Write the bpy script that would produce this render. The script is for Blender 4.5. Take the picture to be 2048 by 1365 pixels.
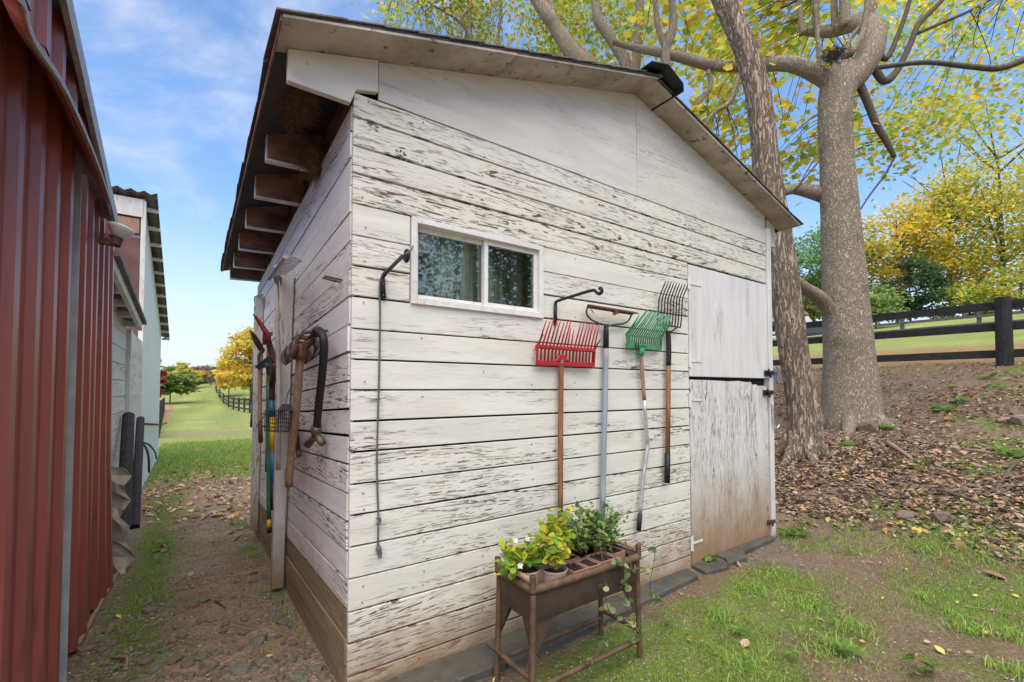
import bpy, bmesh, math, random
import numpy as np
from mathutils import Vector, Matrix
random.seed(7); RNG = np.random.default_rng(11)
for o in list(bpy.data.objects): bpy.data.objects.remove(o)
scene = bpy.context.scene; COL = scene.collection
R_ = math.radians
# ------------------------------------------------------------------ camera, sky, sun, exposure
CAM = np.array([-.561, -1.945, 1.26]); FPX = 910.2; YAW = R_(35.25); PITCH = R_(1.8); SHIFT = 66.9
cd = bpy.data.cameras.new('camera'); cam = bpy.data.objects.new('camera', cd); COL.objects.link(cam)
cam.location = CAM; cam.rotation_euler = (R_(90) + PITCH, 0, -YAW)
cd.sensor_width = 36; cd.lens = FPX / 2048 * 36; cd.shift_y = SHIFT / 2048; cd.clip_start = .02; cd.clip_end = 3000
scene.camera = cam
SUN_EL = 64.; SUN_AZ = 211.       # compass style: degrees clockwise from +Y
w = bpy.data.worlds.new('World'); scene.world = w; w.use_nodes = True
nt = w.node_tree; nt.nodes.clear()
wo = nt.nodes.new('ShaderNodeOutputWorld'); bg = nt.nodes.new('ShaderNodeBackground')
sky = nt.nodes.new('ShaderNodeTexSky'); sky.sky_type = 'NISHITA'; sky.sun_disc = False
sky.sun_elevation = R_(SUN_EL); sky.sun_rotation = R_(SUN_AZ); sky.air_density = 1.0; sky.dust_density = .6; sky.ozone_density = 1.2
tc = nt.nodes.new('ShaderNodeTexCoord'); mp = nt.nodes.new('ShaderNodeMapping'); mp.inputs['Scale'].default_value = (1.0, 1.0, 2.0)
mp.inputs['Rotation'].default_value = (0.25, 0.2, .6)
n1 = nt.nodes.new('ShaderNodeTexNoise'); n1.inputs['Scale'].default_value = 2.7; n1.inputs['Detail'].default_value = 7; n1.inputs['Roughness'].default_value = .55; n1.inputs['Distortion'].default_value = .5
cr = nt.nodes.new('ShaderNodeMapRange'); cr.inputs['From Min'].default_value = .46; cr.inputs['From Max'].default_value = .72; cr.inputs['To Max'].default_value = .78; cr.interpolation_type = 'SMOOTHSTEP'
sx = nt.nodes.new('ShaderNodeSeparateXYZ'); hz = nt.nodes.new('ShaderNodeMapRange'); hz.inputs['From Min'].default_value = .38; hz.inputs['From Max'].default_value = .0; hz.inputs['To Max'].default_value = .92; hz.interpolation_type = 'SMOOTHSTEP'
mxm = nt.nodes.new('ShaderNodeMath'); mxm.operation = 'MAXIMUM'
mix = nt.nodes.new('ShaderNodeMix'); mix.data_type = 'RGBA'; mix.inputs['B'].default_value = (3.0, 3.15, 3.65, 1)
tint = nt.nodes.new('ShaderNodeMix'); tint.data_type = 'RGBA'; tint.blend_type = 'MULTIPLY'; tint.inputs['Factor'].default_value = 1; tint.inputs['B'].default_value = (.72, .86, .98, 1)
L = nt.links.new
L(tc.outputs['Generated'], mp.inputs['Vector']); L(mp.outputs['Vector'], n1.inputs['Vector']); L(n1.outputs['Fac'], cr.inputs['Value'])
L(tc.outputs['Generated'], sx.inputs['Vector']); L(sx.outputs['Z'], hz.inputs['Value'])
L(cr.outputs['Result'], mxm.inputs[0]); L(hz.outputs['Result'], mxm.inputs[1])
L(sky.outputs['Color'], tint.inputs['A']); L(tint.outputs['Result'], mix.inputs['A']); L(mxm.outputs['Value'], mix.inputs['Factor'])
L(mix.outputs['Result'], bg.inputs['Color']); bg.inputs['Strength'].default_value = .084; L(bg.outputs['Background'], wo.inputs['Surface'])
sd = bpy.data.lights.new('sun', 'SUN'); so = bpy.data.objects.new('sun', sd); COL.objects.link(so)
sd.energy = 1.5; sd.angle = R_(75); sd.color = (1, .86, .68)
_sdir = Vector((math.sin(R_(SUN_AZ)) * math.cos(R_(SUN_EL)), math.cos(R_(SUN_AZ)) * math.cos(R_(SUN_EL)), math.sin(R_(SUN_EL))))
so.rotation_euler = _sdir.to_track_quat('Z', 'Y').to_euler(); so.location = (0, -4, 20)
scene.view_settings.view_transform = 'Standard'; scene.view_settings.look = 'None'; scene.view_settings.exposure = 1.78; scene.view_settings.gamma = 1
scene.cycles.use_denoising = True
scene.cycles.max_bounces = 8; scene.cycles.transparent_max_bounces = 12

# ------------------------------------------------------------------ measuring helpers (photo pixel -> point on a known plane of the place)
_F0 = np.array([math.sin(YAW), math.cos(YAW), 0]); _RT = np.array([math.cos(YAW), -math.sin(YAW), 0]); _U0 = np.array([0, 0, 1.])
_F = _F0 * math.cos(PITCH) + _U0 * math.sin(PITCH); _U = _U0 * math.cos(PITCH) - _F0 * math.sin(PITCH)
def ray(u, v): return _F + _RT * (u - 1024) / FPX + _U * (-(v - 682.5 - SHIFT) / FPX)
def _pl(u, v, ax, val):
    d = ray(u, v); return Vector(CAM + (val - CAM[ax]) / d[ax] * d)
def ax_(u, v, x): return _pl(u, v, 0, x)
def ay_(u, v, y): return _pl(u, v, 1, y)
def az_(u, v, z): return _pl(u, v, 2, z)
def ad_(u, v, d):
    r = ray(u, v); return Vector(CAM + r * d / (r @ _F0))

# ------------------------------------------------------------------ numpy value noise
def _hash(ix, iy, s):
    n = (ix * 374761393 + iy * 668265263 + s * 1442695041) & 0x7fffffff
    n = ((n ^ (n >> 13)) * 1274126177) & 0x7fffffff
    return ((n ^ (n >> 16)) & 0xffff) / 65535.
def vnoise(x, y, s=0):
    x = np.asarray(x, float); y = np.asarray(y, float)
    ix = np.floor(x).astype(np.int64); iy = np.floor(y).astype(np.int64); fx = x - ix; fy = y - iy
    fx = fx * fx * (3 - 2 * fx); fy = fy * fy * (3 - 2 * fy)
    a = _hash(ix, iy, s); b = _hash(ix + 1, iy, s); c = _hash(ix, iy + 1, s); d = _hash(ix + 1, iy + 1, s)
    return (a * (1 - fx) + b * fx) * (1 - fy) + (c * (1 - fx) + d * fx) * fy
def fbm(x, y, s=0, o=4):
    t = 0; a = .5; n = 0
    for k in range(o):
        t = t + a * vnoise(x * 2 ** k, y * 2 ** k, s + k); n += a; a *= .5
    return t / n
def sst(a, b, x):
    t = np.clip((x - a) / (b - a), 0, 1); return t * t * (3 - 2 * t)

# ------------------------------------------------------------------ terrain height
def H(x, y):
    x = np.asarray(x, float); y = np.asarray(y, float)
    z = -.052 * np.clip(y, 0, 9) - .012 * np.clip(y - 9, 0, 90)
    z = z + sst(55, 125, y) * (3.6 + .22 * np.clip(x, -14, 40))
    bank = np.interp(x, [3.5, 4.4, 5.8, 7.7, 12.9, 30, 60, 120], [0, .13, .47, .70, 1.74, 3.9, 8.2, 13.])
    wgt = 1 - sst(16, 45, y - .55 * x)
    z = z * (1 - sst(3.5, 9, x) * wgt) + bank * wgt
    z = z + .02 * (fbm(x * 1.3, y * 1.3, 5) - .5) + sst(3.8, 5, x) * .10 * (fbm(x * .8, y * .8, 9) - .5) * (x < 40)
    near = (np.abs(x - 1.7) < 2.1) & (np.abs(y - 1.5) < 2.4)
    return z
def Hf(x, y): return float(H(np.array([x]), np.array([y]))[0])
_TT = .5 * 1.0045 ** np.arange(1150)
def ground_at(u, v):
    d = ray(u, v); P_ = CAM[None] + d[None] * _TT[:, None]; k = np.nonzero(P_[:, 2] <= H(P_[:, 0], P_[:, 1]))[0]
    return Vector(P_[k[0]]) if len(k) else None

# ------------------------------------------------------------------ objects
ORG = {}
def link(o): COL.objects.link(o); return o
def tag(o, label, cat, group=None, kind=None):
    if label: o['label'] = label
    if cat: o['category'] = cat
    if group: o['group'] = group
    if kind: o['kind'] = kind
    return o
def thing(name, label, cat, loc=(0, 0, 0), group=None):
    o = bpy.data.objects.new(name, None); link(o); o.location = loc; o.empty_display_size = .1
    ORG[o.name] = Vector(loc); return tag(o, label, cat, group)
class MB:
    def __init__(s): s.v = []; s.f = []
    def add(s, vs, fs):
        b = len(s.v); s.v += [tuple(x) for x in vs]; s.f += [tuple(b + i for i in q) for q in fs]; return s
    def box(s, c, size, rot=None):
        c = Vector(c); h = Vector(size) / 2
        vs = [Vector((sx * h.x, sy * h.y, sz * h.z)) for sz in (-1, 1) for sy in (-1, 1) for sx in (-1, 1)]
        if rot is not None: vs = [rot @ v for v in vs]
        return s.add([c + v for v in vs], [(0, 2, 3, 1), (4, 5, 7, 6), (0, 1, 5, 4), (2, 6, 7, 3), (0, 4, 6, 2), (1, 3, 7, 5)])
    def bb(s, a, b):
        a = Vector(a); b = Vector(b); return s.box((a + b) / 2, [abs(b[i] - a[i]) for i in range(3)])
    def bar(s, a, b, w, h, up=(0, 0, 1)):
        a = Vector(a); b = Vector(b); x = (b - a).normalized(); y = Vector(up).cross(x)
        if y.length < 1e-5: y = Vector((0, 1, 0)).cross(x)
        y.normalize(); z = x.cross(y); m = Matrix((x, y, z)).transposed()
        return s.box((a + b) / 2, ((b - a).length, w, h), m)
    def prism(s, pts, d):
        n = len(pts); d = Vector(d); P = [Vector(p) for p in pts]
        return s.add(P + [p + d for p in P], [tuple(range(n))[::-1], tuple(range(n, 2 * n))] + [(i, (i + 1) % n, n + (i + 1) % n, n + i) for i in range(n)])
    def tube(s, pts, r, n=8, cap=True, flat=1.0):
        P = [Vector(p) for p in pts]; m = len(P)
        rr = list(r) if hasattr(r, '__len__') else [r] * m
        up = None; rings = []
        for i in range(m):
            t = (P[min(i + 1, m - 1)] - P[max(i - 1, 0)]).normalized()
            if up is None:
                up = Vector((0, 0, 1)) if abs(t.z) < .9 else Vector((1, 0, 0))
            a = up - t * up.dot(t)
            if a.length < 1e-6: a = t.orthogonal()
            a.normalize(); up = a; b = t.cross(a)
            rings.append([P[i] + (a * math.cos(2 * math.pi * k / n) + b * math.sin(2 * math.pi * k / n) * flat) * rr[i] for k in range(n)])
        vs = [p for q in rings for p in q]
        fs = [(i * n + k, i * n + (k + 1) % n, (i + 1) * n + (k + 1) % n, (i + 1) * n + k) for i in range(m - 1) for k in range(n)]
        if cap: fs += [tuple(range(n))[::-1], tuple(range((m - 1) * n, m * n))]
        return s.add(vs, fs)
    def build(s, name, mat, parent=None, smooth=False, bevel=0, origin=None, label=None):
        org = Vector(origin) if origin is not None else (ORG.get(parent.name, Vector()) if parent else Vector())
        me = bpy.data.meshes.new(name); me.from_pydata([tuple(Vector(v) - org) for v in s.v], [], s.f)
        bm = bmesh.new(); bm.from_mesh(me); bmesh.ops.recalc_face_normals(bm, faces=bm.faces)
        if bevel: bmesh.ops.bevel(bm, geom=bm.edges[:], offset=bevel, segments=1, affect='EDGES', clamp_overlap=True)
        bm.to_mesh(me); bm.free()
        if smooth:
            for p in me.polygons: p.use_smooth = True
        me.materials.append(mat)
        o = bpy.data.objects.new(name, me); link(o); o.parent = parent
        o.location = (org - ORG.get(parent.name, Vector())) if parent else org
        ORG[o.name] = org
        if label: o['label'] = label
        return o
def smooth_path(pts, k=4):
    P = [Vector(p) for p in pts]; out = []
    for i in range(len(P) - 1):
        p0 = P[max(i - 1, 0)]; p1 = P[i]; p2 = P[i + 1]; p3 = P[min(i + 2, len(P) - 1)]
        for j in range(k):
            t = j / k
            out.append(.5 * ((2 * p1) + (p2 - p0) * t + (2 * p0 - 5 * p1 + 4 * p2 - p3) * t * t + (3 * p1 - p0 - 3 * p2 + p3) * t ** 3))
    return out + [P[-1]]
def lerp_r(rs, n):
    return list(np.interp(np.linspace(0, 1, n), np.linspace(0, 1, len(rs)), rs))
def copy_obj(o, name=None): c = o.copy(); link(c); return c

# ------------------------------------------------------------------ materials
def nm(name):
    m = bpy.data.materials.new(name); m.use_nodes = True; t = m.node_tree; t.nodes.clear()
    out = t.nodes.new('ShaderNodeOutputMaterial'); p = t.nodes.new('ShaderNodeBsdfPrincipled'); t.links.new(p.outputs[0], out.inputs[0])
    return m, t, p, out
class NB:
    def __init__(s, t): s.t = t
    def n(s, typ, **k):
        x = s.t.nodes.new('ShaderNode' + typ)
        for a, b in k.items(): setattr(x, a, b)
        return x
    def set(s, sock, v):
        if hasattr(v, 'links') or isinstance(v, bpy.types.NodeSocket): s.t.links.new(v, sock)
        else: sock.default_value = v
    def m(s, op, a, b=None, c=None, clamp=False):
        x = s.n('Math', operation=op); x.use_clamp = clamp
        s.set(x.inputs[0], a)
        if b is not None: s.set(x.inputs[1], b)
        if c is not None: s.set(x.inputs[2], c)
        return x.outputs[0]
    def noise(s, vec, scale=1., detail=3, rough=.5, dist=0.):
        x = s.n('TexNoise'); s.set(x.inputs['Vector'], vec); x.inputs['Scale'].default_value = scale; x.inputs['Detail'].default_value = detail
        x.inputs['Roughness'].default_value = rough; x.inputs['Distortion'].default_value = dist; return x.outputs['Fac']
    def mr(s, v, a, b, lo=0., hi=1., smooth=True):
        x = s.n('MapRange'); s.set(x.inputs['Value'], v); x.inputs['From Min'].default_value = a; x.inputs['From Max'].default_value = b
        x.inputs['To Min'].default_value = lo; x.inputs['To Max'].default_value = hi
        if smooth: x.interpolation_type = 'SMOOTHSTEP'
        return x.outputs['Result']
    def xyz(s, a, b, c):
        x = s.n('CombineXYZ'); s.set(x.inputs[0], a); s.set(x.inputs[1], b); s.set(x.inputs[2], c); return x.outputs[0]
    def mixc(s, f, a, b):
        x = s.n('Mix', data_type='RGBA'); s.set(x.inputs['Factor'], f)
        for i, v in (('A', a), ('B', b)):
            if isinstance(v, tuple): v = v if len(v) == 4 else v + (1,)
            s.set(x.inputs[i], v)
        return x.outputs['Result']
    def bump(s, h, strength=.3, dist=.01):
        x = s.n('Bump'); s.set(x.inputs['Height'], h); x.inputs['Strength'].default_value = strength; x.inputs['Distance'].default_value = dist; return x.outputs[0]
def mat_noise(name, c1, c2, scale=8., rough=.7, bump=.2, metal=0., stretch=(1, 1, 1), c3=None, spec=.3, lo=.35, hi=.65, bscale=None):
    m, t, p, out = nm(name); B = NB(t)
    tcn = B.n('TexCoord'); mpn = B.n('Mapping'); mpn.inputs['Scale'].default_value = stretch; t.links.new(tcn.outputs['Object'], mpn.inputs['Vector'])
    oi = B.n('ObjectInfo'); va = B.n('VectorMath', operation='ADD'); t.links.new(mpn.outputs[0], va.inputs[0]); r = B.m('MULTIPLY', oi.outputs['Random'], 37.); t.links.new(B.xyz(r, r, r), va.inputs[1])
    f = B.noise(va.outputs[0], scale, 6, .6); col = B.mixc(B.mr(f, lo, hi), c1, c2)
    if c3:
        f2 = B.noise(va.outputs[0], scale * 4.3, 4, .6); col = B.mixc(B.mr(f2, .58, .7), col, c3)
    t.links.new(col, p.inputs['Base Color']); p.inputs['Roughness'].default_value = rough; p.inputs['Metallic'].default_value = metal; p.inputs['Specular IOR Level'].default_value = spec
    if bump:
        fb = B.noise(va.outputs[0], bscale or scale * 6, 5, .65); t.links.new(B.bump(fb, bump, .01), p.inputs['Normal'])
    return m
def peeling(name, paint, wood, grain='X', wear=1.0, mud=0., mudtop=.45, tint2=None, knots=True, amt=1.):
    m, t, p, out = nm(name); B = NB(t)
    tcn = B.n('TexCoord'); s = B.n('SeparateXYZ'); t.links.new(tcn.outputs['Object'], s.inputs[0])
    g = s.outputs[grain]; h = s.outputs['X' if grain == 'Z' else 'Z']
    oi = B.n('ObjectInfo'); rnd = B.m('MULTIPLY', oi.outputs['Random'], 61.)
    g = B.m('ADD', g, rnd)
    d1 = B.noise(B.xyz(B.m('MULTIPLY', g, 1.5), B.m('MULTIPLY', h, 7.), rnd), 1., 2)
    h2 = B.m('MULTIPLY_ADD', B.m('SUBTRACT', d1, .5), .06, h)
    cr1 = B.noise(B.xyz(B.m('MULTIPLY', g, 11.), B.m('MULTIPLY', h2, 230.), rnd), 1., 3, .6)
    cr2 = B.noise(B.xyz(B.m('MULTIPLY', g, 5.), B.m('MULTIPLY', h2, 95.), rnd), 1., 4, .65)
    wm = B.noise(B.xyz(B.m('MULTIPLY', g, 1.3), B.m('MULTIPLY', h, 8.), rnd), 1., 3, .6)
    wm = B.m('MULTIPLY_ADD', B.m('SUBTRACT', oi.outputs['Random'], .56), .22, wm)
    wmask = B.mr(wm, .38, .62)
    a = B.m('MULTIPLY', B.mr(cr1, .585, .625), B.m('MULTIPLY_ADD', wmask, .85, .12))
    b = B.m('MULTIPLY', B.m('MULTIPLY', B.mr(cr2, .635 - .03 * wear, .665 - .03 * wear), wmask), .8)
    # cathedral grain rings
    vo = B.n('TexVoronoi'); vo.feature = 'F1'; t.links.new(B.xyz(B.m('MULTIPLY', g, .42), B.m('MULTIPLY', h2, 6.5), rnd), vo.inputs['Vector']); vo.inputs['Scale'].default_value = 1.
    ring = B.m('SINE', B.m('MULTIPLY', vo.outputs['Distance'], 48.))
    brk = B.noise(B.xyz(B.m('MULTIPLY', g, 22.), B.m('MULTIPLY', h2, 60.), rnd), 1., 3)
    c = B.m('MULTIPLY', B.m('MULTIPLY', B.mr(ring, .78, .97), B.mr(brk, .45, .55)), B.mr(wm, .44, .60))
    fl = B.noise(B.xyz(B.m('MULTIPLY', g, 9.), B.m('MULTIPLY', h, 34.), rnd), 1., 5, .62)
    fmask = B.m('MULTIPLY', B.mr(fl, .665 - .025 * wear, .70 - .025 * wear), B.mr(wm, .44, .58))
    tot = B.m('MAXIMUM', B.m('MAXIMUM', a, b), B.m('MAXIMUM', c, fmask))
    if knots:
        kn = B.n('TexVoronoi'); t.links.new(B.xyz(B.m('MULTIPLY', g, 2.3), B.m('MULTIPLY', h, 4.2), B.m('ADD', rnd, 9.)), kn.inputs['Vector']); kn.inputs['Scale'].default_value = 1.
        kd = kn.outputs['Distance']; kk = B.m('MULTIPLY', B.mr(kd, .075, .05), B.mr(B.noise(B.xyz(B.m('MULTIPLY', g, 60.), B.m('MULTIPLY', h, 70.), rnd), 1., 2), .45, .55))
        tot = B.m('MAXIMUM', tot, kk)
    tot = B.m('MULTIPLY', tot, B.m('MULTIPLY', 1.05, amt), clamp=True)
    ton = B.noise(B.xyz(B.m('MULTIPLY', g, 2.), B.m('MULTIPLY', h, 14.), rnd), 1., 4)
    p2 = tint2 or tuple(x * .86 for x in paint)
    pc = B.mixc(B.mr(ton, .3, .7), paint, p2)
    pc = B.mixc(B.mr(oi.outputs['Random'], 0., 1., 0., .35, False), pc, tuple(x * y for x, y in zip(paint, (.86, .84, .78))))
    wc = B.mixc(fmask, B.mixc(B.mr(cr1, .5, .68), tuple(x * .75 for x in wood), tuple(x * .30 for x in wood)), tuple(min(1, x * 1.75) for x in wood))
    col = B.mixc(tot, pc, wc)
    if mud:
        ge = B.n('NewGeometry'); sp = B.n('SeparateXYZ'); t.links.new(ge.outputs['Position'], sp.inputs[0])
        mn = B.noise(ge.outputs['Position'], 5., 5, .65)
        zz = B.m('ADD', sp.outputs['Z'], B.m('MULTIPLY', B.m('SUBTRACT', mn, .5), -.5)); zz = B.m('MULTIPLY_ADD', sp.outputs['Y'], .052, zz)
        col = B.mixc(B.m('MULTIPLY', B.mr(zz, mudtop, -.05), mud), col, (.30, .185, .095))
    t.links.new(col, p.inputs['Base Color']); p.inputs['Roughness'].default_value = .62; p.inputs['Specular IOR Level'].default_value = .25
    hgt = B.m('SUBTRACT', B.m('MULTIPLY', cr2, .25), tot)
    t.links.new(B.bump(hgt, .45, .004), p.inputs['Normal'])
    return m
def plain(name, c, rough=.5, metal=0., spec=.4): return mat_noise(name, c, tuple(x * .8 for x in c), 14., rough, .05, metal, spec=spec)
def vcol_mat(name, rough=.7, trans=.0, bump=0.):
    m, t, p, out = nm(name); B = NB(t); at = B.n('Attribute', attribute_name='Col'); t.links.new(at.outputs['Color'], p.inputs['Base Color']); p.inputs['Roughness'].default_value = rough; p.inputs['Specular IOR Level'].default_value = .25
    if trans:
        tr = B.n('BsdfTranslucent'); t.links.new(at.outputs['Color'], tr.inputs['Color']); mx = B.n('MixShader'); mx.inputs[0].default_value = trans
        t.links.new(p.outputs[0], mx.inputs[1]); t.links.new(tr.outputs[0], mx.inputs[2]); t.links.new(mx.outputs[0], out.inputs[0])
    return m
def bark(name, c1, c2, furrow=1., scale=1.):
    m, t, p, out = nm(name); B = NB(t); tcn = B.n('TexCoord'); s = B.n('SeparateXYZ'); t.links.new(tcn.outputs['Object'], s.inputs[0])
    kz = 4.2 if furrow > .5 else 11.
    v = B.xyz(B.m('MULTIPLY', s.outputs[0], 26. * scale), B.m('MULTIPLY', s.outputs[1], 26. * scale), B.m('MULTIPLY', s.outputs[2], kz * scale))
    a = B.noise(v, 1., 6, .68, .9); rid = B.m('ABSOLUTE', B.m('SUBTRACT', a, .5))
    fine = B.noise(tcn.outputs['Object'], 75., 5, .7); mid = B.noise(v, 2.3, 4, .65); big = B.noise(tcn.outputs['Object'], 1.7, 4)
    dark = B.mr(rid, .0, .075)
    base = B.mixc(B.mr(mid, .38, .62), tuple(x * .72 for x in c1), c2); base = B.mixc(B.mr(fine, .3, .7, 0, .5), base, tuple(x * .55 for x in c1))
    col = B.mixc(dark, tuple(x * (.46 if furrow > .5 else .66) for x in c1), base)
    col = B.mixc(B.mr(big, .52, .70, 0, .55), col, (.15, .15, .075))
    t.links.new(col, p.inputs['Base Color']); p.inputs['Roughness'].default_value = .92; p.inputs['Specular IOR Level'].default_value = .1
    hh = B.m('ADD', dark, B.m('MULTIPLY', mid, .8)); hh = B.m('ADD', hh, B.m('MULTIPLY', fine, .3)); t.links.new(B.bump(hh, .9, .03 if furrow > .5 else .02), p.inputs['Normal'])
    return m
WHITE = (.75, .73, .64)
M = {}
M['front'] = peeling('peeling_white_paint', WHITE, (.19, .125, .08), 'X', 1.0, .9, .42)
M['left'] = peeling('weathered_white_paint', (.80, .785, .78), (.20, .15, .12), 'Y', 1.15, .8, .62, (.70, .68, .67))
M['low'] = mat_noise('bare_muddy_wood', (.30, .205, .125), (.19, .17, .085), 5., .85, .6, 0, (1.5, .35, 6.), (.42, .35, .27))
M['door'] = peeling('peeling_door_paint', (.70, .69, .65), (.25, .17, .11), 'Z', .9, 1., .85, knots=False)
M['panel'] = peeling('gable_panel_paint', (.69, .665, .60), (.34, .26, .18), 'X', .5, 0, knots=False, amt=.38)
M['post'] = peeling('muddy_post_paint', (.70, .68, .64), (.26, .19, .13), 'Z', .7, .95, .60, knots=False, amt=.8)
M['soffit'] = mat_noise('dirty_soffit_paint', (.50, .455, .385), (.32, .28, .225), 4., .75, .6, 0, (1, 1, 1), (.12, .09, .07), bscale=42.)
M['trim'] = mat_noise('white_trim_paint', (.72, .71, .67), (.58, .56, .51), 6., .6, .25, 0, (1, 1, .25), (.42, .38, .32))
M['raft'] = mat_noise('mouldy_rafter_wood', (.34, .20, .135), (.11, .075, .06), 5., .85, .4, 0, (1, 1, 2))
M['deck'] = mat_noise('dark_roof_boards', (.045, .052, .068), (.095, .07, .052), 4., .85, .4)
M['shing'] = mat_noise('grey_shingle', (.19, .18, .16), (.11, .105, .095), 30., .9, .5, c3=(.28, .27, .22))
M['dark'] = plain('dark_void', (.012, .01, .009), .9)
M['vinyl'] = mat_noise('window_vinyl', (.76, .75, .71), (.66, .64, .59), 9., .4, .05, c3=(.55, .52, .45))
M['iron'] = plain('black_iron', (.025, .026, .028), .45, .3)
M['rust'] = mat_noise('rusty_steel', (.16, .075, .045), (.09, .05, .035), 25., .7, .3, .4)
M['steel'] = mat_noise('dull_steel', (.30, .29, .27), (.17, .155, .14), 22., .5, .2, .7)
M['alu'] = mat_noise('aluminium_tube', (.55, .56, .57), (.40, .41, .42), 18., .4, .1, .6)
M['greyh'] = mat_noise('grey_fibreglass', (.33, .36, .40), (.26, .28, .31), 12., .5, .08, stretch=(1, 1, .3))
M['palegrey'] = mat_noise('pale_grey_plastic', (.48, .45, .42), (.36, .33, .30), 14., .55, .1)
M['red'] = mat_noise('red_plastic', (.50, .020, .024), (.33, .014, .018), 12., .42, .1, spec=.45, c3=(.34, .07, .05))
M['green'] = mat_noise('green_plastic', (.06, .31, .15), (.045, .21, .10), 14., .45, .1, spec=.45, c3=(.13, .22, .11))
M['dgreen'] = mat_noise('dark_green_paint', (.012, .05, .035), (.02, .03, .025), 14., .5, .06)
M['gpaint'] = plain('green_handle_paint', (.03, .19, .085), .45)
M['blue'] = plain('blue_handle_paint', (.035, .13, .30), .45)
M['yellow'] = plain('yellow_handle_paint', (.72, .45, .03), .45)
M['wood'] = mat_noise('brown_handle_wood', (.30, .145, .06), (.19, .085, .035), 14., .6, .2, 0, (6, 6, .8))
M['paleh'] = mat_noise('tan_handle_wood', (.36, .235, .15), (.25, .155, .10), 14., .6, .2, 0, (6, 6, .8))
M['rubber'] = plain('black_rubber', (.016, .016, .017), .55)
M['brass'] = mat_noise('tarnished_brass', (.20, .17, .12), (.12, .10, .075), 30., .5, .2, .6)
M['cord'] = plain('grey_cord', (.13, .13, .135), .6)
M['bluetw'] = plain('blue_twine', (.02, .16, .50), .6)
M['timber'] = mat_noise('wet_dark_timber', (.065, .060, .055), (.10, .095, .075), 7., .75, .6, c3=(.12, .125, .065))
M['bark1'] = bark('furrowed_bark', (.56, .43, .32), (.70, .56, .43), 1., .8)
M['bark2'] = bark('scaly_bark', (.62, .51, .375), (.82, .70, .54), .2, 1.7)
M['twig'] = mat_noise('twig_bark', (.13, .105, .08), (.085, .07, .055), 20., .9, .2)
M['leaf'] = vcol_mat('leaf', .55, .55)
M['litter'] = vcol_mat('dry_leaf', .7, .1)
M['grass'] = vcol_mat('grass_blade', .6, .3)
M['blackw'] = mat_noise('black_fence_paint', (.020, .021, .024), (.035, .033, .032), 6., .7, .3, c3=(.07, .055, .045))
M['fencebrown'] = mat_noise('weathered_fence_board', (.05, .04, .036), (.028, .025, .025), 6., .7, .3)
M['stone'] = mat_noise('brown_stone', (.23, .17, .12), (.14, .105, .08), 9., .85, .5, c3=(.30, .25, .19))
M['stoneg'] = mat_noise('grey_green_stone', (.20, .19, .13), (.12, .12, .085), 9., .85, .5, c3=(.27, .25, .19))
# ------------------------------------------------------------------ ground sheet
def axis(lo, hi, near0, near1, step, grow):
    a = list(np.arange(near0, near1, step)); s = step; x = near1
    while x < hi: a.append(x); s *= grow; x += s
    a.append(hi); s = step; x = near0 - step; b = []
    while x > lo: b.append(x); s *= grow; x -= s
    b.append(lo); return np.array(b[::-1] + a)
def lawn_mask(x, y):
    n = fbm(x * .9, y * .9, 21) - .5
    far = sst(7.2, 10.5, y + 2.2 * n + .35 * np.clip(x, -5, 5)) * (x < 11)
    far = far * (1 - sst(9.5, 12.0, x))
    rf = sst(19, 22, x + 3 * n)
    return np.clip(far + rf, 0, 1)
def moss_mask(x, y):
    n = fbm(x * 2.2, y * 2.2, 33)
    a = sst(.40, .60, n + .30 * np.exp(-(((x - 1.6) / .85) ** 2 + ((y + .80) / .40) ** 2)) - .06) * (y < -.28) * (y > -3)*(x>.5)
    a = np.maximum(a, .9 * np.exp(-(((x - 1.8) / .8) ** 2 + ((y + .88) / .34) ** 2)) * sst(.3, .55, n))
    b = sst(.30, .55, n + .22 * np.exp(-((x + .86) / .16) ** 2)-.05) * np.exp(-((x + .78) / .22) ** 2) * (y > .7) * (y < 7)
    c = .8 * np.exp(-((x + .12) / .10) ** 2) * sst(.5, .65, n) * (y > .2) * (y < 4)
    return np.clip(np.maximum(np.maximum(a, b), c), 0, 1)
def grass_mask(x, y):       # where short green blades stand
    n = fbm(x * 3., y * 3., 41)
    a = sst(.33, .6, n) * np.exp(-(((x - 1.85) / .75) ** 2 + ((y + .80) / .36) ** 2)) * (y < -.33)
    a2 = sst(.30, .5, n) * np.exp(-(((x - 3.3) / .55) ** 2 + ((y + 1.15) / .26) ** 2)) * 1.2
    a3 = sst(.5, .62, n) * .6 * (x > 1.6) * (x < 4.2) * (y > -2.2) * (y < -.3)
    b = sst(.42, .6, n) * np.exp(-((x + .80) / .17) ** 2) * (y > .9) * (y < 9) * .9
    c = sst(.45, .6, n) * .5 * np.exp(-((x + .10) / .10) ** 2) * (y > .3) * (y < 6)
    d = lawn_mask(x, y) * (y < 16) * (x < 9)
    e = sst(.62, .72, n) * .25 * (x > 4) * (x < 12)
    return np.clip(np.max([a, a2, a3, b, c, d, e], axis=0), 0, 1)
gx = axis(-420, 420, -1.6, 6.0, .045, 1.055); gy = axis(-60, 700, -2.4, 4.0, .045, 1.055)
GX, GY = np.meshgrid(gx, gy); GZ = H(GX, GY)
near = (GX > -1.7) & (GX < 8) & (GY > -3) & (GY < 9)
GZ = GZ + np.where(near, .014 * (fbm(GX * 9, GY * 9, 3) - .5) + .012 * (fbm(GX * 22, GY * 22, 4) - .5), 0)
nx, ny = len(gx), len(gy)
me = bpy.data.meshes.new('ground'); V = np.stack([GX, GY, GZ], -1).reshape(-1, 3)
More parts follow.
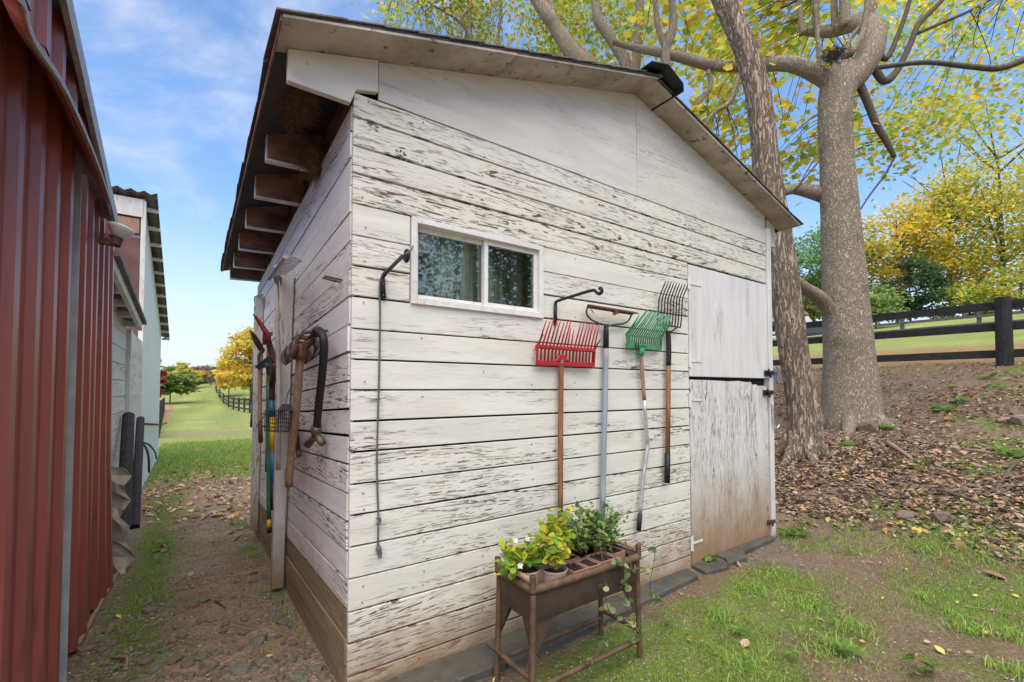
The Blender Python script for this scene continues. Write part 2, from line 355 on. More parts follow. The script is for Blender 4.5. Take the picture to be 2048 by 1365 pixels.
idx = np.arange(nx * ny).reshape(ny, nx); Q = np.stack([idx[:-1, :-1], idx[:-1, 1:], idx[1:, 1:], idx[1:, :-1]], -1).reshape(-1, 4)
me.vertices.add(len(V)); me.vertices.foreach_set('co', V.ravel()); me.loops.add(Q.size); me.loops.foreach_set('vertex_index', Q.ravel().astype(np.int32))
me.polygons.add(len(Q)); me.polygons.foreach_set('loop_start', (np.arange(len(Q)) * 4).astype(np.int32)); me.polygons.foreach_set('loop_total', np.full(len(Q), 4, np.int32)); me.update(); me.validate()
dirt = np.stack([.42 + 0 * GX, .295 + 0 * GX, .195 + 0 * GX], -1)
n = fbm(GX * 1.7, GY * 1.7, 14)[..., None]; n2 = fbm(GX * 14, GY * 14, 15)[..., None]
dirt = dirt * (.72 + .5 * n) * (.8 + .4 * n2)
grey = np.array([.42, .355, .29]) * (.8 + .4 * n2); gm = sst(.5, .7, fbm(GX * 2.5, GY * 2.5, 17))[..., None] * .6; dirt = dirt * (1 - gm) + grey * gm
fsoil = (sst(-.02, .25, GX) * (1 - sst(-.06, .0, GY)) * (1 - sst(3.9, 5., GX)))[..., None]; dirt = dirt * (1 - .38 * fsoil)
bank = (sst(3.9, 5.0, GX + .6 * (n[..., 0] - .5)) * (1 - sst(12.3, 13.6, GX)))[..., None]
dirt = dirt * (1 - bank) + bank * np.array([.29, .20, .135]) * (.6 + .8 * n2)
strip = (sst(12.3, 13.6, GX) * (1 - sst(19, 22, GX)))[..., None]; dirt = dirt * (1 - strip) + strip * np.array([.36, .25, .10]) * (.75 + .5 * n2)
mo = moss_mask(GX, GY)[..., None]; mossc = np.array([.16, .25, .035]) * (.6 + .8 * n2)
col = dirt * (1 - mo) + mossc * mo
la = lawn_mask(GX, GY)[..., None]; n3 = fbm(GX * .35, GY * .35, 19)[..., None]; lawnc = np.array([.31, .39, .095]) * (.75 + .5 * n2) * (.75 + .5 * n3)
yl = sst(.5, .75, fbm(GX * .8, GY * .8, 27))[..., None] * .45; lawnc = lawnc * (1 - yl) + np.array([.36, .33, .12]) * yl
stripe = (.5 + .5 * np.sin((GX * 1.6 - .12 * GY)))[..., None]; lawnc = np.where((GY > 24)[..., None], lawnc * (.88 + .2 * stripe), lawnc)
pc_ = GY - (21.2 + .30 * GX); pth = np.exp(-(pc_ / .9) ** 2)[..., None] * ((GX < 9)[..., None]) * .85
col = col * (1 - la) + lawnc * la; col = col * (1 - pth) + np.array([.36, .27, .20]) * pth
arena = ((GX < -1.9) & (GY > 21.5) & (GY < 75) & (GX < -.9 - .028 * (GY - 22)))[..., None]; col = np.where(arena, np.array([.45, .26, .15]) * (.85 + .3 * n2), col)
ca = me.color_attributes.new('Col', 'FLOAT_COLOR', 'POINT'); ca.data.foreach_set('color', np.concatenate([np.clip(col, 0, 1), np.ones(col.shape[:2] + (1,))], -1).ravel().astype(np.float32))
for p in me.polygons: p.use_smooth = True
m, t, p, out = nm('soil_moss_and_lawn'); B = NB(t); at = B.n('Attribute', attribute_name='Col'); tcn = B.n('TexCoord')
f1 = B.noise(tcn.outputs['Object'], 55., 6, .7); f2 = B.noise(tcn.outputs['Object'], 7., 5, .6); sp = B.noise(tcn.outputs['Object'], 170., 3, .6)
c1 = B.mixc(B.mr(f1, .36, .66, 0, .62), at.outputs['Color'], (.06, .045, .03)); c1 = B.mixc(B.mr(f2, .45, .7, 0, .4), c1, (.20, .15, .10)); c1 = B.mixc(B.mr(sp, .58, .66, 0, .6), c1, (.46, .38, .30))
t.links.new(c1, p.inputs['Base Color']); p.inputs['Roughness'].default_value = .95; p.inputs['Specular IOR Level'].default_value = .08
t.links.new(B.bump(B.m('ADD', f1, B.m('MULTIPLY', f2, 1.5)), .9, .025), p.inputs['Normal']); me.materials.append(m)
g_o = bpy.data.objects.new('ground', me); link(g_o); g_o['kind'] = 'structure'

# ------------------------------------------------------------------ the shed
SHR = .052; SHRR = .040
def zr(x): return 3.191 - (.295 * (1.792 - x) if x < 1.792 else .252 * (x - 1.792))
shed = thing('garden_shed', 'small gabled shed with peeling white board walls, tools hung on two sides', 'shed', (0, 0, 0))
def plank(a, b, mat, parent=shed, bev=.002, name='plank', j=.002):
    a = Vector(a); b = Vector(b); c = (a + b) / 2
    return MB().bb(a, b).build(name, mat, parent, origin=c, bevel=bev)
seams = [2.515, 2.409, 2.289, 2.168, 2.04, 1.905, 1.779, 1.646, 1.512, 1.383, 1.254, 1.126, .995, .866, .737, .609, .479, .347, .218, .088, -.05]
for i in range(len(seams) - 1):
    hi, lo = seams[i], seams[i + 1]; gap = random.choice([.0055, .006, .008, .010]) if i not in (2, 6, 11) else .013
    th = -.020 - random.random() * .003
    segs = [(-.020, 3.488)] if i < 3 else ([(-.020, .236), (1.006, 2.345)] if i in (4, 5, 6) else [(-.020, 2.345)])
    for x0, x1 in segs: plank((x0 + random.random() * .003, th, lo + gap / 2), (x1, 0, hi - gap / 2), M['front'])
# narrow jamb rows between door head and corner trim
MB().bb((-.0, .004, -.06), (2.345, .02, 2.52)).build('sheathing', M['dark'], shed) if False else None
nh = MB()
for i in range(len(seams) - 1):
    for x in (.03, .30, .62, .93, 1.24, 1.85, 2.31, 2.75, 3.2, 3.46):
        for zf in (.25, .75):
            zz = seams[i + 1] + (seams[i] - seams[i + 1]) * zf; xx = x + random.uniform(-.012, .012)
            if (x > 2.34 and i > 2) or (.2 < x < 1.02 and i in (4, 5, 6)): continue
            if random.random() < .38: nh.box((xx, -.0245, zz + random.uniform(-.012, .012)), (.0045, .003, .0045))
nh.build('nail_heads', M['rust'], shed)['kind'] = 'stuff'
# left wall boards (they sag 3 degrees towards the back)
z = 2.47; k = 0; LW = 3.3
while z > -.2:
    hgt = .118 + random.uniform(-.004, .004); gap = random.choice([.006, .008, .011, .014]); lo = z - hgt
    sl = random.uniform(-.0012, .0012); x0 = -.020 - random.random() * .006; bow = random.uniform(0, .004)
    pts = []
    c = Vector((-.01, LW / 2, (z + lo) / 2 - SHR * LW / 2))
    mb = MB(); ys = [0.001, 1.1, 2.2, LW]
    for q in range(3):
        y0, y1 = ys[q], ys[q + 1]
    vs = []; fs = []
    for q, yy in enumerate(ys):
        s = -(SHR + sl) * yy; xo = x0 - bow * math.sin(yy * 1.3 + k)
        vs += [(xo, yy, lo + gap / 2 + s), (xo, yy, z - gap / 2 + s), (0, yy, z - gap / 2 + s), (0, yy, lo + gap / 2 + s)]
    for q in range(3):
        b0 = q * 4; fs += [(b0 + e, b0 + (e + 1) % 4, b0 + 4 + (e + 1) % 4, b0 + 4 + e) for e in range(4)]
    fs += [(0, 1, 2, 3), (12, 13, 14, 15)]
    mb.add(vs, fs).build('plank', M['low'] if lo < .24 else M['left'], shed, origin=c)
    z = lo; k += 1
# inner skin, back and right walls
def quadwall(pts, th, name, mat): return MB().prism(pts, th).build(name, mat, shed)
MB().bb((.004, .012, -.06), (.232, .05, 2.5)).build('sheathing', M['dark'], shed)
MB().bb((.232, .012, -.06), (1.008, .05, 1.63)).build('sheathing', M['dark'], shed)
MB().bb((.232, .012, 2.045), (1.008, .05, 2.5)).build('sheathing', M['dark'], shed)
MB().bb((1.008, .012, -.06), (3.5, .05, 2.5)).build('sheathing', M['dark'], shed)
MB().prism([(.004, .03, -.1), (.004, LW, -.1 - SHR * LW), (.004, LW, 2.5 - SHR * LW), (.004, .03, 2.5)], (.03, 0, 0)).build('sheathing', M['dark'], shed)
MB().prism([(0, LW, -.3), (3.52, LW, -.3), (3.52, LW, zr(3.52) - .14), (1.792, LW, 3.191 - .14), (0, LW, zr(0) - .14)], (0, .03, 0)).build('back_wall', M['trim'], shed)
MB().prism([(3.5, 0.06, -.2), (3.5, LW, -.3), (3.5, LW, zr(3.5) - .14), (3.5, .06, zr(3.5))], (.03, 0, 0)).build('side_wall', M['trim'], shed)
# gable panels
yp = -.004
MB().prism([(.088, yp, 2.522), (1.800, yp, 2.522), (1.800, yp, 3.19), (1.792, yp, 3.195), (.088, yp, zr(.088))], (0, -.014, 0)).build('gable_panel', M['panel'], shed)
MB().prism([(1.803, yp, 2.522), (3.49, yp, 2.522), (3.49, yp, zr(3.49)), (1.803, yp, zr(1.803))], (0, -.0145, 0)).build('gable_panel', M['panel'], shed)
MB().prism([(-.275, yp, 2.455), (-.035, yp, 2.455), (-.012, yp, 2.52), (.081, yp, 2.545), (.081, yp, zr(.081)), (-.275, yp, zr(-.275))], (0, -.03, 0)).build('gable_rafter_tail', M['panel'], shed, bevel=.002)
# soffit boards under the front overhang, their mitre at the ridge
def roofstrip(x0, x1, y0, y1, dz0, th, name, mat, shear=True, bev=0):
    vs = []
    for x in (x0, x1):
        for y in (y0, y1):
            zz = zr(x) + dz0 - (SHRR * max(y, 0) if shear else 0)
            vs += [(x, y, zz), (x, y, zz + th)]
    return MB().add(vs, [(0, 2, 3, 1), (4, 5, 7, 6), (0, 1, 5, 4), (2, 6, 7, 3), (0, 4, 6, 2), (1, 3, 7, 5)]).build(name, mat, shed, bevel=bev)
roofstrip(-.318, .70, -.204, 0, .002, .010, 'soffit_board', M['soffit']); roofstrip(.702, 1.790, -.202, 0, .002, .010, 'soffit_board', M['soffit'])
roofstrip(1.794, 3.79, -.180, 0, .002, .010, 'soffit_board', M['soffit'])
# roof deck and shingle layers
roofstrip(-.318, 1.792, -.204, LW + .12, .0125, .010, 'roof_deck', M['deck']); roofstrip(1.792, 3.79, -.180, LW + .12, .0125, .010, 'roof_deck', M['deck'])
roofstrip(-.326, -.319, -.2, LW + .1, -.012, .026, 'drip_board', M['raft'])
yy = -.215; k = 0
while yy < LW + .1:                                # shingle tabs along the left eave, one by one
    ln = .305 + random.uniform(-.02, .02)
    for lay in range(2):
        o_ = .012 * lay; r1 = random.uniform(-.005, .006); r2 = random.uniform(-.005, .006)
        x0 = -.342 + lay * .008; vs = []
        for (x, y, dd) in ((x0 + r1, yy + o_ * 8, -.006 * (1 - lay)), (x0 + r2, yy + ln - .004 + o_ * 8, -.006 * (1 - lay)), (-.10, yy + ln - .004 + o_ * 8, 0), (-.10, yy + o_ * 8, 0)):
            zz = zr(x) + .0235 + lay * .0065 + dd - SHRR * max(y, 0)
            vs.append((x, y, zz))
        MB().prism(vs, (0, 0, .006)).build('shingle', M['shing'], shed)
    yy += ln; k += 1
xx = -.10
while xx < 3.78:                                     # courses showing at the front rake edge
    for sgn in (1,):
        x1 = min(xx + .145, 1.79) if xx < 1.79 else min(xx + .145, 3.80)
        y0 = (-.212 if xx < 1.79 else -.187) + random.uniform(-.004, .003)
        vs = [(xx, y0, zr(xx) + .0235), (x1 + .03, y0, zr(x1 + .03) + .030), (x1 + .03, LW + .1, zr(x1 + .03) + .030 - SHRR * LW), (xx, LW + .1, zr(xx) + .0235 - SHRR * LW)]
        MB().prism(vs, (0, 0, .005)).build('shingle', M['shing'], shed)
    xx = x1
# black ridge vent sitting askew at the front of the ridge
a = MB()
for s in (-1, 1):
    x0 = 1.80; sl = -.34 if s > 0 else -.27
    a.prism([(x0, -.27, 3.245), (x0 + s * .155, -.265, 3.245 + sl * .155), (x0 + s * .155, .4, 3.24 + sl * .155), (x0, .4, 3.242)], (0, 0, .006))
a.prism([(1.955, -.265, 3.192), (1.955, .4, 3.19), (1.955, .4, 3.14), (1.955, -.265, 3.142)], (.006, 0, 0))
a.build('ridge_vent', M['iron'], shed)
# rafter tails along the left eave
for i, y in enumerate([.65, 1.14, 1.69, 2.23, 2.77, 3.22]):
    s = -SHRR * y; pr = [(-.262, y, 2.46 + s), (0.0, y, 2.47 + s), (0.0, y, zr(0) + s + .010), (-.262, y, zr(-.262) + s + .010)]
    r = MB().prism(pr, (0, .04, 0)).build('rafter_tail', M['raft'], shed)
    e = MB().prism([(-.266, y - .0025, 2.456 + s), (-.004, y - .0025, 2.466 + s), (-.004, y - .0025, 2.473 + s), (-.266, y - .0025, 2.463 + s)], (0, .045, 0))
    e.prism([(-.2665, y - .0025, 2.4635 + s), (-.2605, y - .0025, 2.4635 + s), (-.2605, y - .0025, zr(-.262) + s), (-.2665, y - .0025, zr(-.2665) + s)], (0, .045, 0)).build('painted_edge', M['trim'], r)
MB().prism([(.012, .02, 2.4), (.012, LW, 2.4 - SHR * LW), (.012, LW, zr(0) + .012 - SHRR * LW), (.012, .02, zr(0) + .012)], (.01, 0, 0)).build('blocking_board', M['raft'], shed)
# corner trim at the right, right eave tail
plank((3.490, -.036, -.05), (3.556, 0.02, 2.655), M['trim'], name='corner_board', bev=.003)
MB().prism([(3.557, -.004, 2.52), (3.70, -.004, 2.53), (3.70, -.004, zr(3.70)), (3.557, -.004, zr(3.557))], (0, .03, 0)).build('gable_rafter_tail', M['panel'], shed)
# leaning white posts along the left wall, sill board
b = MB(); A_ = ax_(574, 548, -.07); Bq = ax_(554, 1158, -.07)
b.bar(A_, Bq + Vector((0, 0, -.05)), .07, .07, (1, 0, 0)).build('wall_post', M['post'], shed, origin=(A_ + Bq) / 2, bevel=.004)
b = MB(); A_ = ax_(519, 592, -.06); Bq = ax_(508, 1042, -.06)
b.bar(A_, Bq + Vector((0, 0, -.08)), .07, .06, (1, 0, 0)).build('wall_post', M['post'], shed, origin=(A_ + Bq) / 2, bevel=.004)
# ---- window
WX0, WX1, WZ0, WZ1 = .240, 1.002, 1.642, 2.037
win = MB(); 
for (a_, b_) in (((WX0, -.034, WZ0), (WX0 + .028, .05, WZ1)), ((WX1 - .028, -.034, WZ0), (WX1, .05, WZ1)), ((WX0 + .0282, -.034, WZ1 - .026), (WX1 - .0282, .05, WZ1)), ((WX0 + .0282, -.036, WZ0), (WX1 - .0282, .05, WZ0 + .030))): win.bb(a_, b_)
winf = win.build('window', M['vinyl'], shed, bevel=.002)
mx = .648
def sash(x0, x1, y, nme):
    s = MB(); f = .022; z0, z1 = WZ0 + .0305, WZ1 - .0265
    s.bb((x0, y, z0), (x0 + f, y + .018, z1)); s.bb((x1 - f, y, z0), (x1, y + .018, z1)); s.bb((x0 + f + .0002, y, z0), (x1 - f - .0002, y + .018, z0 + f)); s.bb((x0 + f + .0002, y, z1 - f), (x1 - f - .0002, y + .018, z1))
    s.build('sash', M['vinyl'], winf, bevel=.001)
    MB().bb((x0 + f - .004, y + .007, z0 + f - .004), (x1 - f + .004, y + .011, z1 - f + .004)).build('pane', M['glass'], winf)
m, t, p, out = nm('window_glass'); B = NB(t); tr = B.n('BsdfTransparent'); tr.inputs[0].default_value = (.93, .95, .92, 1); gl = B.n('BsdfGlossy'); gl.inputs['Roughness'].default_value = .015; gl.inputs['Color'].default_value = (.85, .85, .82, 1)
fr = B.n('Fresnel'); fr.inputs[0].default_value = 1.7; mxs = B.n('MixShader'); t.links.new(B.m('MULTIPLY_ADD', fr.outputs[0], .8, .06, clamp=True), mxs.inputs[0]); t.links.new(tr.outputs[0], mxs.inputs[1]); t.links.new(gl.outputs[0], mxs.inputs[2]); t.links.new(mxs.outputs[0], out.inputs[0]); M['glass'] = m
sash(WX0 + .0285, mx + .012, .012, 'l'); sash(mx - .012, WX1 - .0285, -.012, 'r')
cu = MB(); n_ = 90; vs = []; 
for i in range(n_ + 1):
    x = .22 + .82 * i / n_; yy = .085 + .022 * math.sin(x * 46) + .010 * math.sin(x * 21 + 1)
    vs += [(x, yy, 1.55), (x, yy * 1.0, 2.02)]
cu.add(vs, [(2 * i, 2 * i + 2, 2 * i + 3, 2 * i + 1) for i in range(n_)])
M['curtain'] = mat_noise('green_cloth_painted_folds', (.70, .78, .66), (.20, .26, .19), 5., .8, .1, 0, (3.2, 1, .12), lo=.42, hi=.6)  # green cloth; pale and dark stripes paint the light and shade of its folds
cu.build('curtain', M['curtain'], winf, smooth=True)
MB().bb((.29, .03, 1.90), (.36, .033, 1.985)).build('paper_sticker', M['trim'], winf)
# ---- Dutch door
d_up = MB().bb((2.352, -.026, 1.348), (3.486, .004, 2.156)).build('upper_door', M['door'], shed, origin=(2.9, -.01, 1.75), bevel=.003)
top = [(2.352, 1.326), (2.60, 1.324), (2.85, 1.318), (3.02, 1.322), (3.14, 1.312), (3.20, 1.316), (3.225, 1.292), (3.26, 1.270), (3.285, 1.296), (3.32, 1.282), (3.40, 1.286), (3.466, 1.268)]
bot = [(3.480, -.02), (3.30, -.028), (3.0, -.015), (2.75, -.010), (2.5, .012), (2.42, -.018), (2.352, -.012)]
d_lo = MB().prism([(x, -.024, z_) for x, z_ in top + bot], (0, .026, 0)).build('lower_door', M['door'], shed, origin=(2.9, -.01, .65))
for zz in (2.02, 1.46):
    hb = MB().bb((2.335, -.031, zz - .045), (2.349, -.0265, zz + .045)).bb((2.3545, -.031, zz - .008), (2.50, -.0285, zz + .008)); hb.tube([(2.3515, -.032, zz - .048), (2.3515, -.032, zz + .048)], .005, 6).build('hinge', M['trim'], d_up)
for zz in (1.18, .17):
    hb = MB().bb((2.333, -.031, zz - .05), (2.349, -.0265, zz + .05)).bb((2.3545, -.031, zz - .008), (2.48, -.0285, zz + .008)); hb.tube([(2.3515, -.032, zz - .055), (2.3515, -.032, zz + .055)], .005, 6).build('hinge', M['trim'], d_lo)
def latch(x, z_, par, mat, s=1.):
    l = MB().bb((x - .035 * s, -.040, z_ - .02 * s), (x + .02 * s, -.0265, z_ + .022 * s)).tube([(x - .05 * s, -.048, z_ + .012 * s), (x + .07 * s, -.048, z_ + .006 * s)], .007 * s, 7)
    l.tube(smooth_path([(x - .01 * s, -.05, z_ + .03 * s), (x - .02 * s, -.066, z_ + .005 * s), (x, -.06, z_ - .03 * s), (x + .02 * s, -.055, z_ - .012 * s)]), .007 * s, 6)
    l.bb((x + .03 * s, -.0555, z_ - .014 * s), (x + .075 * s, -.0375, z_ + .02 * s)); return l.build('latch', mat, par)
latch(3.455, 1.392, d_up, M['iron'], 1.1); latch(3.43, 1.225, d_lo, M['iron'], 1.1); latch(3.45, .135, d_lo, M['rust'], .8)
tw = MB(); 
for q in range(5): tw.tube(smooth_path([(3.52, -.052, 1.40), (3.545 + .01 * q, -.06, 1.39 + .012 * math.sin(q * 2.)), (3.562 + .004 * q, -.058, 1.36 + .03 * (q - 1.5)), (3.566, -.055, 1.33 + .035 * q - .02)]), .0035, 5)
tag(tw.build('twine', M['bluetw']), 'bright blue twine knotted through the black upper door latch', 'twine')
hk = MB().tube(smooth_path([(3.512, -.047, 1.14), (3.512, -.047, 1.02), (3.516, -.05, .96), (3.535, -.06, .925), (3.56, -.065, .93), (3.578, -.066, .95)]), .0085, 8)
hk.build('door_hook', M['alu'], shed, smooth=True)
ns = MB()
for i in range(2):
    ns.tube([(-.018, .10 + .03 * i, 1.735 - .004 * i), (-.10, .10 + .035 * i, 1.742)], .0045, 6)
ns.build('nail', M['rust'], shed)

# ------------------------------------------------------------------ nest and cobweb fluff under the first eave bays
def fluff(c, r, n, mat, parent=None, L_=.09, th=.0011):
    f = MB(); c = Vector(c)
    for i in range(n):
        d = Vector((random.gauss(0, 1), random.gauss(0, 1), random.gauss(0, 1))); p0 = c + Vector((d.x * r[0], d.y * r[1], d.z * r[2])) * .5
        q = Vector((random.gauss(0, 1), random.gauss(0, 1), random.gauss(0, .7))).normalized() * L_ * random.uniform(.4, 1)
        side = q.cross(Vector((.3, .5, .8))).normalized() * th
        mid = p0 + q * .5 + Vector((random.gauss(0, .012), random.gauss(0, .012), random.gauss(0, .012)))
        f.add([p0 - side, p0 + side, mid - side, mid + side, p0 + q], [(0, 1, 3, 2), (2, 3, 4)])
    return f
M['straw'] = mat_noise('nest_straw', (.17, .115, .065), (.09, .06, .035), 30., .9, .1)
nb = fluff((-.05, .575, 2.46), (.06, .05, .10), 900, None)
nb.tube([(-.045, .575, 2.38), (-.045, .58, 2.42), (-.05, .58, 2.50), (-.05, .58, 2.54)], [.012, .045, .055, .03], 9)
tag(nb.build('bird_nest', M['straw']), 'shaggy brown bird nest wedged between first rafter tail and wall', 'nest')
nb = fluff((-.17, .30, 2.545), (.055, .20, .022), 1100, None, L_=.055)
tag(nb.build('straw_tuft', M['straw']), 'loose brown straw hanging under the front left eave', 'straw', kind='stuff')
# ------------------------------------------------------------------ red metal barn on the left
M['redm'] = mat_noise('red_painted_steel', (.34, .082, .062), (.26, .062, .049), 3., .40, .12, 0, (1, 1, .25), (.19, .05, .035), spec=.75, bscale=90.)
M['galv'] = mat_noise('galvanised_trim', (.40, .40, .37), (.28, .27, .24), 25., .5, .1, .3, c3=(.20, .18, .14))
M['greytrim'] = mat_noise('pale_grey_trim', (.42, .46, .47), (.33, .35, .35), 8., .5, .1)
barn = thing('red_metal_barn', 'barn clad in ribbed red metal sheets at the left edge', 'barn', (-1.05, 1., 0))
def ribbed(y0, y1, zlo, zhi, xw, pitch=.229, depth=.022, flare=0., phase=0., name='metal_sheet', zf=None):
    prof = []; y = y0 - ((y0 - phase) % pitch)
    while y < y1 + pitch:
        for dy, dx in ((0, 0), (.052, 0), (.066, .004), (.076, 0), (.128, 0), (.146, depth), (.196, depth), (.214, 0)):
            q = y + dy * pitch / .229
            if y0 <= q <= y1: prof.append((q, dx))
        y += pitch
    prof = [(y0, 0)] + prof + [(y1, 0)]
    vs = []; n = len(prof)
    for lv in (0, 1, 2):
        for (q, dx) in prof:
            z0 = zlo(q); z1 = zhi(q); z_ = (z0, z0 + .35 * (z1 - z0), z1)[lv]; fl = (flare, flare * .35, 0)[lv] * sst(y0, y1, q)
            vs.append((xw + dx + fl, q, z_))
    fs = [(lv * n + i, lv * n + i + 1, (lv + 1) * n + i + 1, (lv + 1) * n + i) for lv in range(2) for i in range(n - 1)]
    return MB().add(vs, fs).build(name, M['redm'], barn)
rk0 = ax_(139, 0, -.95); rk1 = ax_(233, 437, -.95); rs = (rk1.z - rk0.z) / (rk1.y - rk0.y)
def rake(y): return rk0.z + rs * (y - rk0.y)
hood_z = 2.40; XW = -1.0
yd = ax_(135, 700, XW).y
gz = lambda q: Hf(-1.0, q) + .02
for (a_, b_) in ((-.45, .12), (.122, yd)): ribbed(a_, b_, gz, lambda q: hood_z, XW, phase=.02)
ye = ax_(220, 600, XW - .03).y
ribbed(yd + .075, (yd + ye) / 2, gz, lambda q: hood_z - .04, XW - .035, phase=.07, pitch=.20, flare=.02)
ribbed((yd + ye) / 2 - .002, ye, gz, lambda q: hood_z - .04, XW - .037, phase=.07, pitch=.20, flare=.045)
ribbed(-.45, 1.9, lambda q: hood_z, lambda q: max(rake(q) - .02, hood_z + .01), XW + .004, phase=.02)
MB().bb((XW - .03, yd + .003, -.02), (XW + .028, yd + .012, hood_z)).bb((XW - .03, yd + .0125, -.02), (XW + .008, yd + .060, hood_z)).build('door_edge_trim', M['greytrim'], barn)
for yy in (-.05, .18, .41, .64):
    for zz in (.35, .95, 1.55, 2.05):
        if yy < yd - .03: MB().tube([(XW - .0, yy + .022 * math.sin(zz * 9), zz), (XW + .006, yy + .022 * math.sin(zz * 9), zz)], .008, 6).build('screw', M['iron'], barn)
# sagging sheet-metal hood over the sliding door track
hp = [ax_(u, v, -.89) for u, v in ((-20, -40), (37, 0), (60, 75), (128, 181), (188, 318), (218, 405))]
hp = smooth_path(hp, 5); vs = []
for q in hp:
    zt = q.z; vs += [(-1.05, q.y, max(zt, hood_z) + .055), (-.90, q.y, zt + .022), (-.885, q.y, zt), (-.895, q.y, zt - .004), (-.915, q.y, zt + .012), (-1.045, q.y, max(zt, hood_z) + .04)]
n_ = len(hp); MB().add(vs, [(i * 6 + e, i * 6 + (e + 1) % 6, i * 6 + 6 + (e + 1) % 6, i * 6 + 6 + e) for i in range(n_ - 1) for e in range(6)] + [(0, 1, 2, 3, 4, 5), tuple((n_ - 1) * 6 + e for e in range(6))]).build('track_hood', M['redm'], barn)
vs = []
for q in hp: vs += [(-.8845, q.y, q.z - .012), (-.8845, q.y, q.z + .006), (-.881, q.y, q.z + .006), (-.881, q.y, q.z - .012)]
MB().add(vs, [(i * 4 + e, i * 4 + (e + 1) % 4, i * 4 + 4 + (e + 1) % 4, i * 4 + 4 + e) for i in range(n_ - 1) for e in range(4)]).build('hood_lip', M['galv'], barn)
# rake trim and roof edge
def rk(y, x, dz): return (x, y, rake(y) + dz)
yA, yB = -.50, rk1.y + .06
MB().add([rk(yA, -.965, -.075), rk(yA, -.945, -.075), rk(yA, -.945, .02), rk(yA, -.965, .02), rk(yB, -.965, -.075), rk(yB, -.945, -.075), rk(yB, -.945, .02), rk(yB, -.965, .02)], [(0, 1, 2, 3), (4, 5, 6, 7), (0, 1, 5, 4), (1, 2, 6, 5), (2, 3, 7, 6), (3, 0, 4, 7)]).build('rake_trim', M['galv'], barn)
MB().prism([rk(yA, -.955, .021), rk(yB, -.955, .021), rk(yB, -5.5, .021), rk(yA, -5.5, .021)], (0, 0, .03)).build('roof', M['galv'], barn)
MB().prism([(-1.12, -.44, -.2), (-1.12, ye, -.3), (-1.12, ye, hood_z), (-1.12, 1.0, hood_z + .1), (-1.12, -.44, rake(-.44) - .1)], (-4.2, 0, 0)).build('barn_body', M['redm'], barn)
# floodlight on the far corner of the red barn
fl = thing('floodlight', 'round white floodlight on a dark swivel bracket at barn corner', 'lamp', tuple(ax_(236, 480, -.93)))
def fp(u, v, x=-.90): return ax_(u, v, x)
c0 = fp(242, 460); ax3 = Vector((.25, .12, .95)).normalized(); a1 = ax3.orthogonal().normalized(); a2 = ax3.cross(a1)
def disc_lathe(prof, c, n=18):
    mb = MB(); vs = [c + ax3 * h + (a1 * math.cos(2 * math.pi * k / n) + a2 * math.sin(2 * math.pi * k / n)) * r for r, h in prof for k in range(n)]
    m_ = len(prof); mb.add(vs, [(i * n + k, i * n + (k + 1) % n, (i + 1) * n + (k + 1) % n, (i + 1) * n + k) for i in range(m_ - 1) for k in range(n)] + [tuple(range(n))[::-1], tuple(range((m_ - 1) * n, m_ * n))]); return mb
disc_lathe([(.022, -.055), (.040, -.035), (.058, -.005), (.062, .006), (.060, .012), (.04, .017), (.01, .019)], c0).build('lens', M['vinyl'], fl, smooth=True)
MB().tube([c0 - ax3 * .050, c0 - ax3 * .10], [.026, .028], 10).tube([c0 - ax3 * .09, fp(228, 475, -.96), fp(222, 470, -1.03)], .014, 8).box(c0 - ax3 * .085 + Vector((-.035, 0, 0)), (.07, .04, .035)).build('bracket', M['rust'], fl)

# ------------------------------------------------------------------ white barn behind
M['wbarn'] = mat_noise('white_barn_paint', (.78, .78, .75), (.70, .70, .67), 2.5, .6, .15, 0, (1, 3, .3), (.55, .53, .48))
M['wside'] = peeling('white_siding_paint', (.70, .685, .63), (.3, .22, .15), 'Y', .35, .6, .3)
M['maroon'] = mat_noise('brown_red_board', (.17, .09, .075), (.12, .065, .055), 4., .8, .2)
M['tinroof'] = mat_noise('old_corrugated_tin', (.21, .19, .165), (.12, .105, .09), 6., .7, .2, .2)
wb = thing('white_barn', 'long white barn with corrugated roof edge beyond the red barn', 'barn', (-1.2, 7.2, -.3))
XB = -1.2; w0 = ax_(290, 400, XB); w1 = ax_(327, 700, XB); sl_ = (w1.z - w0.z) / (w1.y - w0.y)
YB0 = w0.y; YB1 = ax_(318, 850, XB).y
def wr(y): return w0.z + sl_ * (y - w0.y)
for q in range(7):                                  # tall vertical panels of the gable wall
    ya = YB0 + (YB1 - YB0) * q / 7; yb = YB0 + (YB1 - YB0) * (q + 1) / 7 - .012
    MB().prism([(XB, ya, -.9), (XB, yb, -.9), (XB, yb, wr(yb)), (XB, ya, wr(ya))], (-.04, 0, 0)).build('wall_panel', M['wbarn'], wb)
MB().prism([(XB - .05, YB0 + .02, -.9), (XB - .05, YB1, -.9), (XB - .05, YB1, wr(YB1)), (XB - .05, YB0 + .02, wr(YB0))], (-5, 0, 0)).build('barn_body', M['wbarn'], wb)
MB().prism([(XB - .045, YB0 - .01, -.6), (XB - .045, YB0 - .01, wr(YB0) - .62), (-4, YB0 - .01, wr(YB0) - .62), (-4, YB0 - .01, -.6)], (0, .02, 0)).build('end_wall', M['maroon'], wb)
MB().prism([(XB - .02, YB0 - .05, wr(YB0) - .30), (XB - .02, YB0 - .05, wr(YB0) - .02), (-4, YB0 - .05, wr(YB0) - .02), (-4, YB0 - .05, wr(YB0) - .30)], (0, .03, 0)).build('fascia_board', M['trim'], wb)
MB().bb((XB - .04, YB0 - .035, -.6), (XB + .02, YB0 + .02, wr(YB0) - .03)).build('corner_board', M['trim'], wb)
MB().bb((-1.52, YB0 - .03, wr(YB0) - .56), (-1.26, YB0 - .012, wr(YB0) - .33)).build('broken_board', M['paleh'], wb)
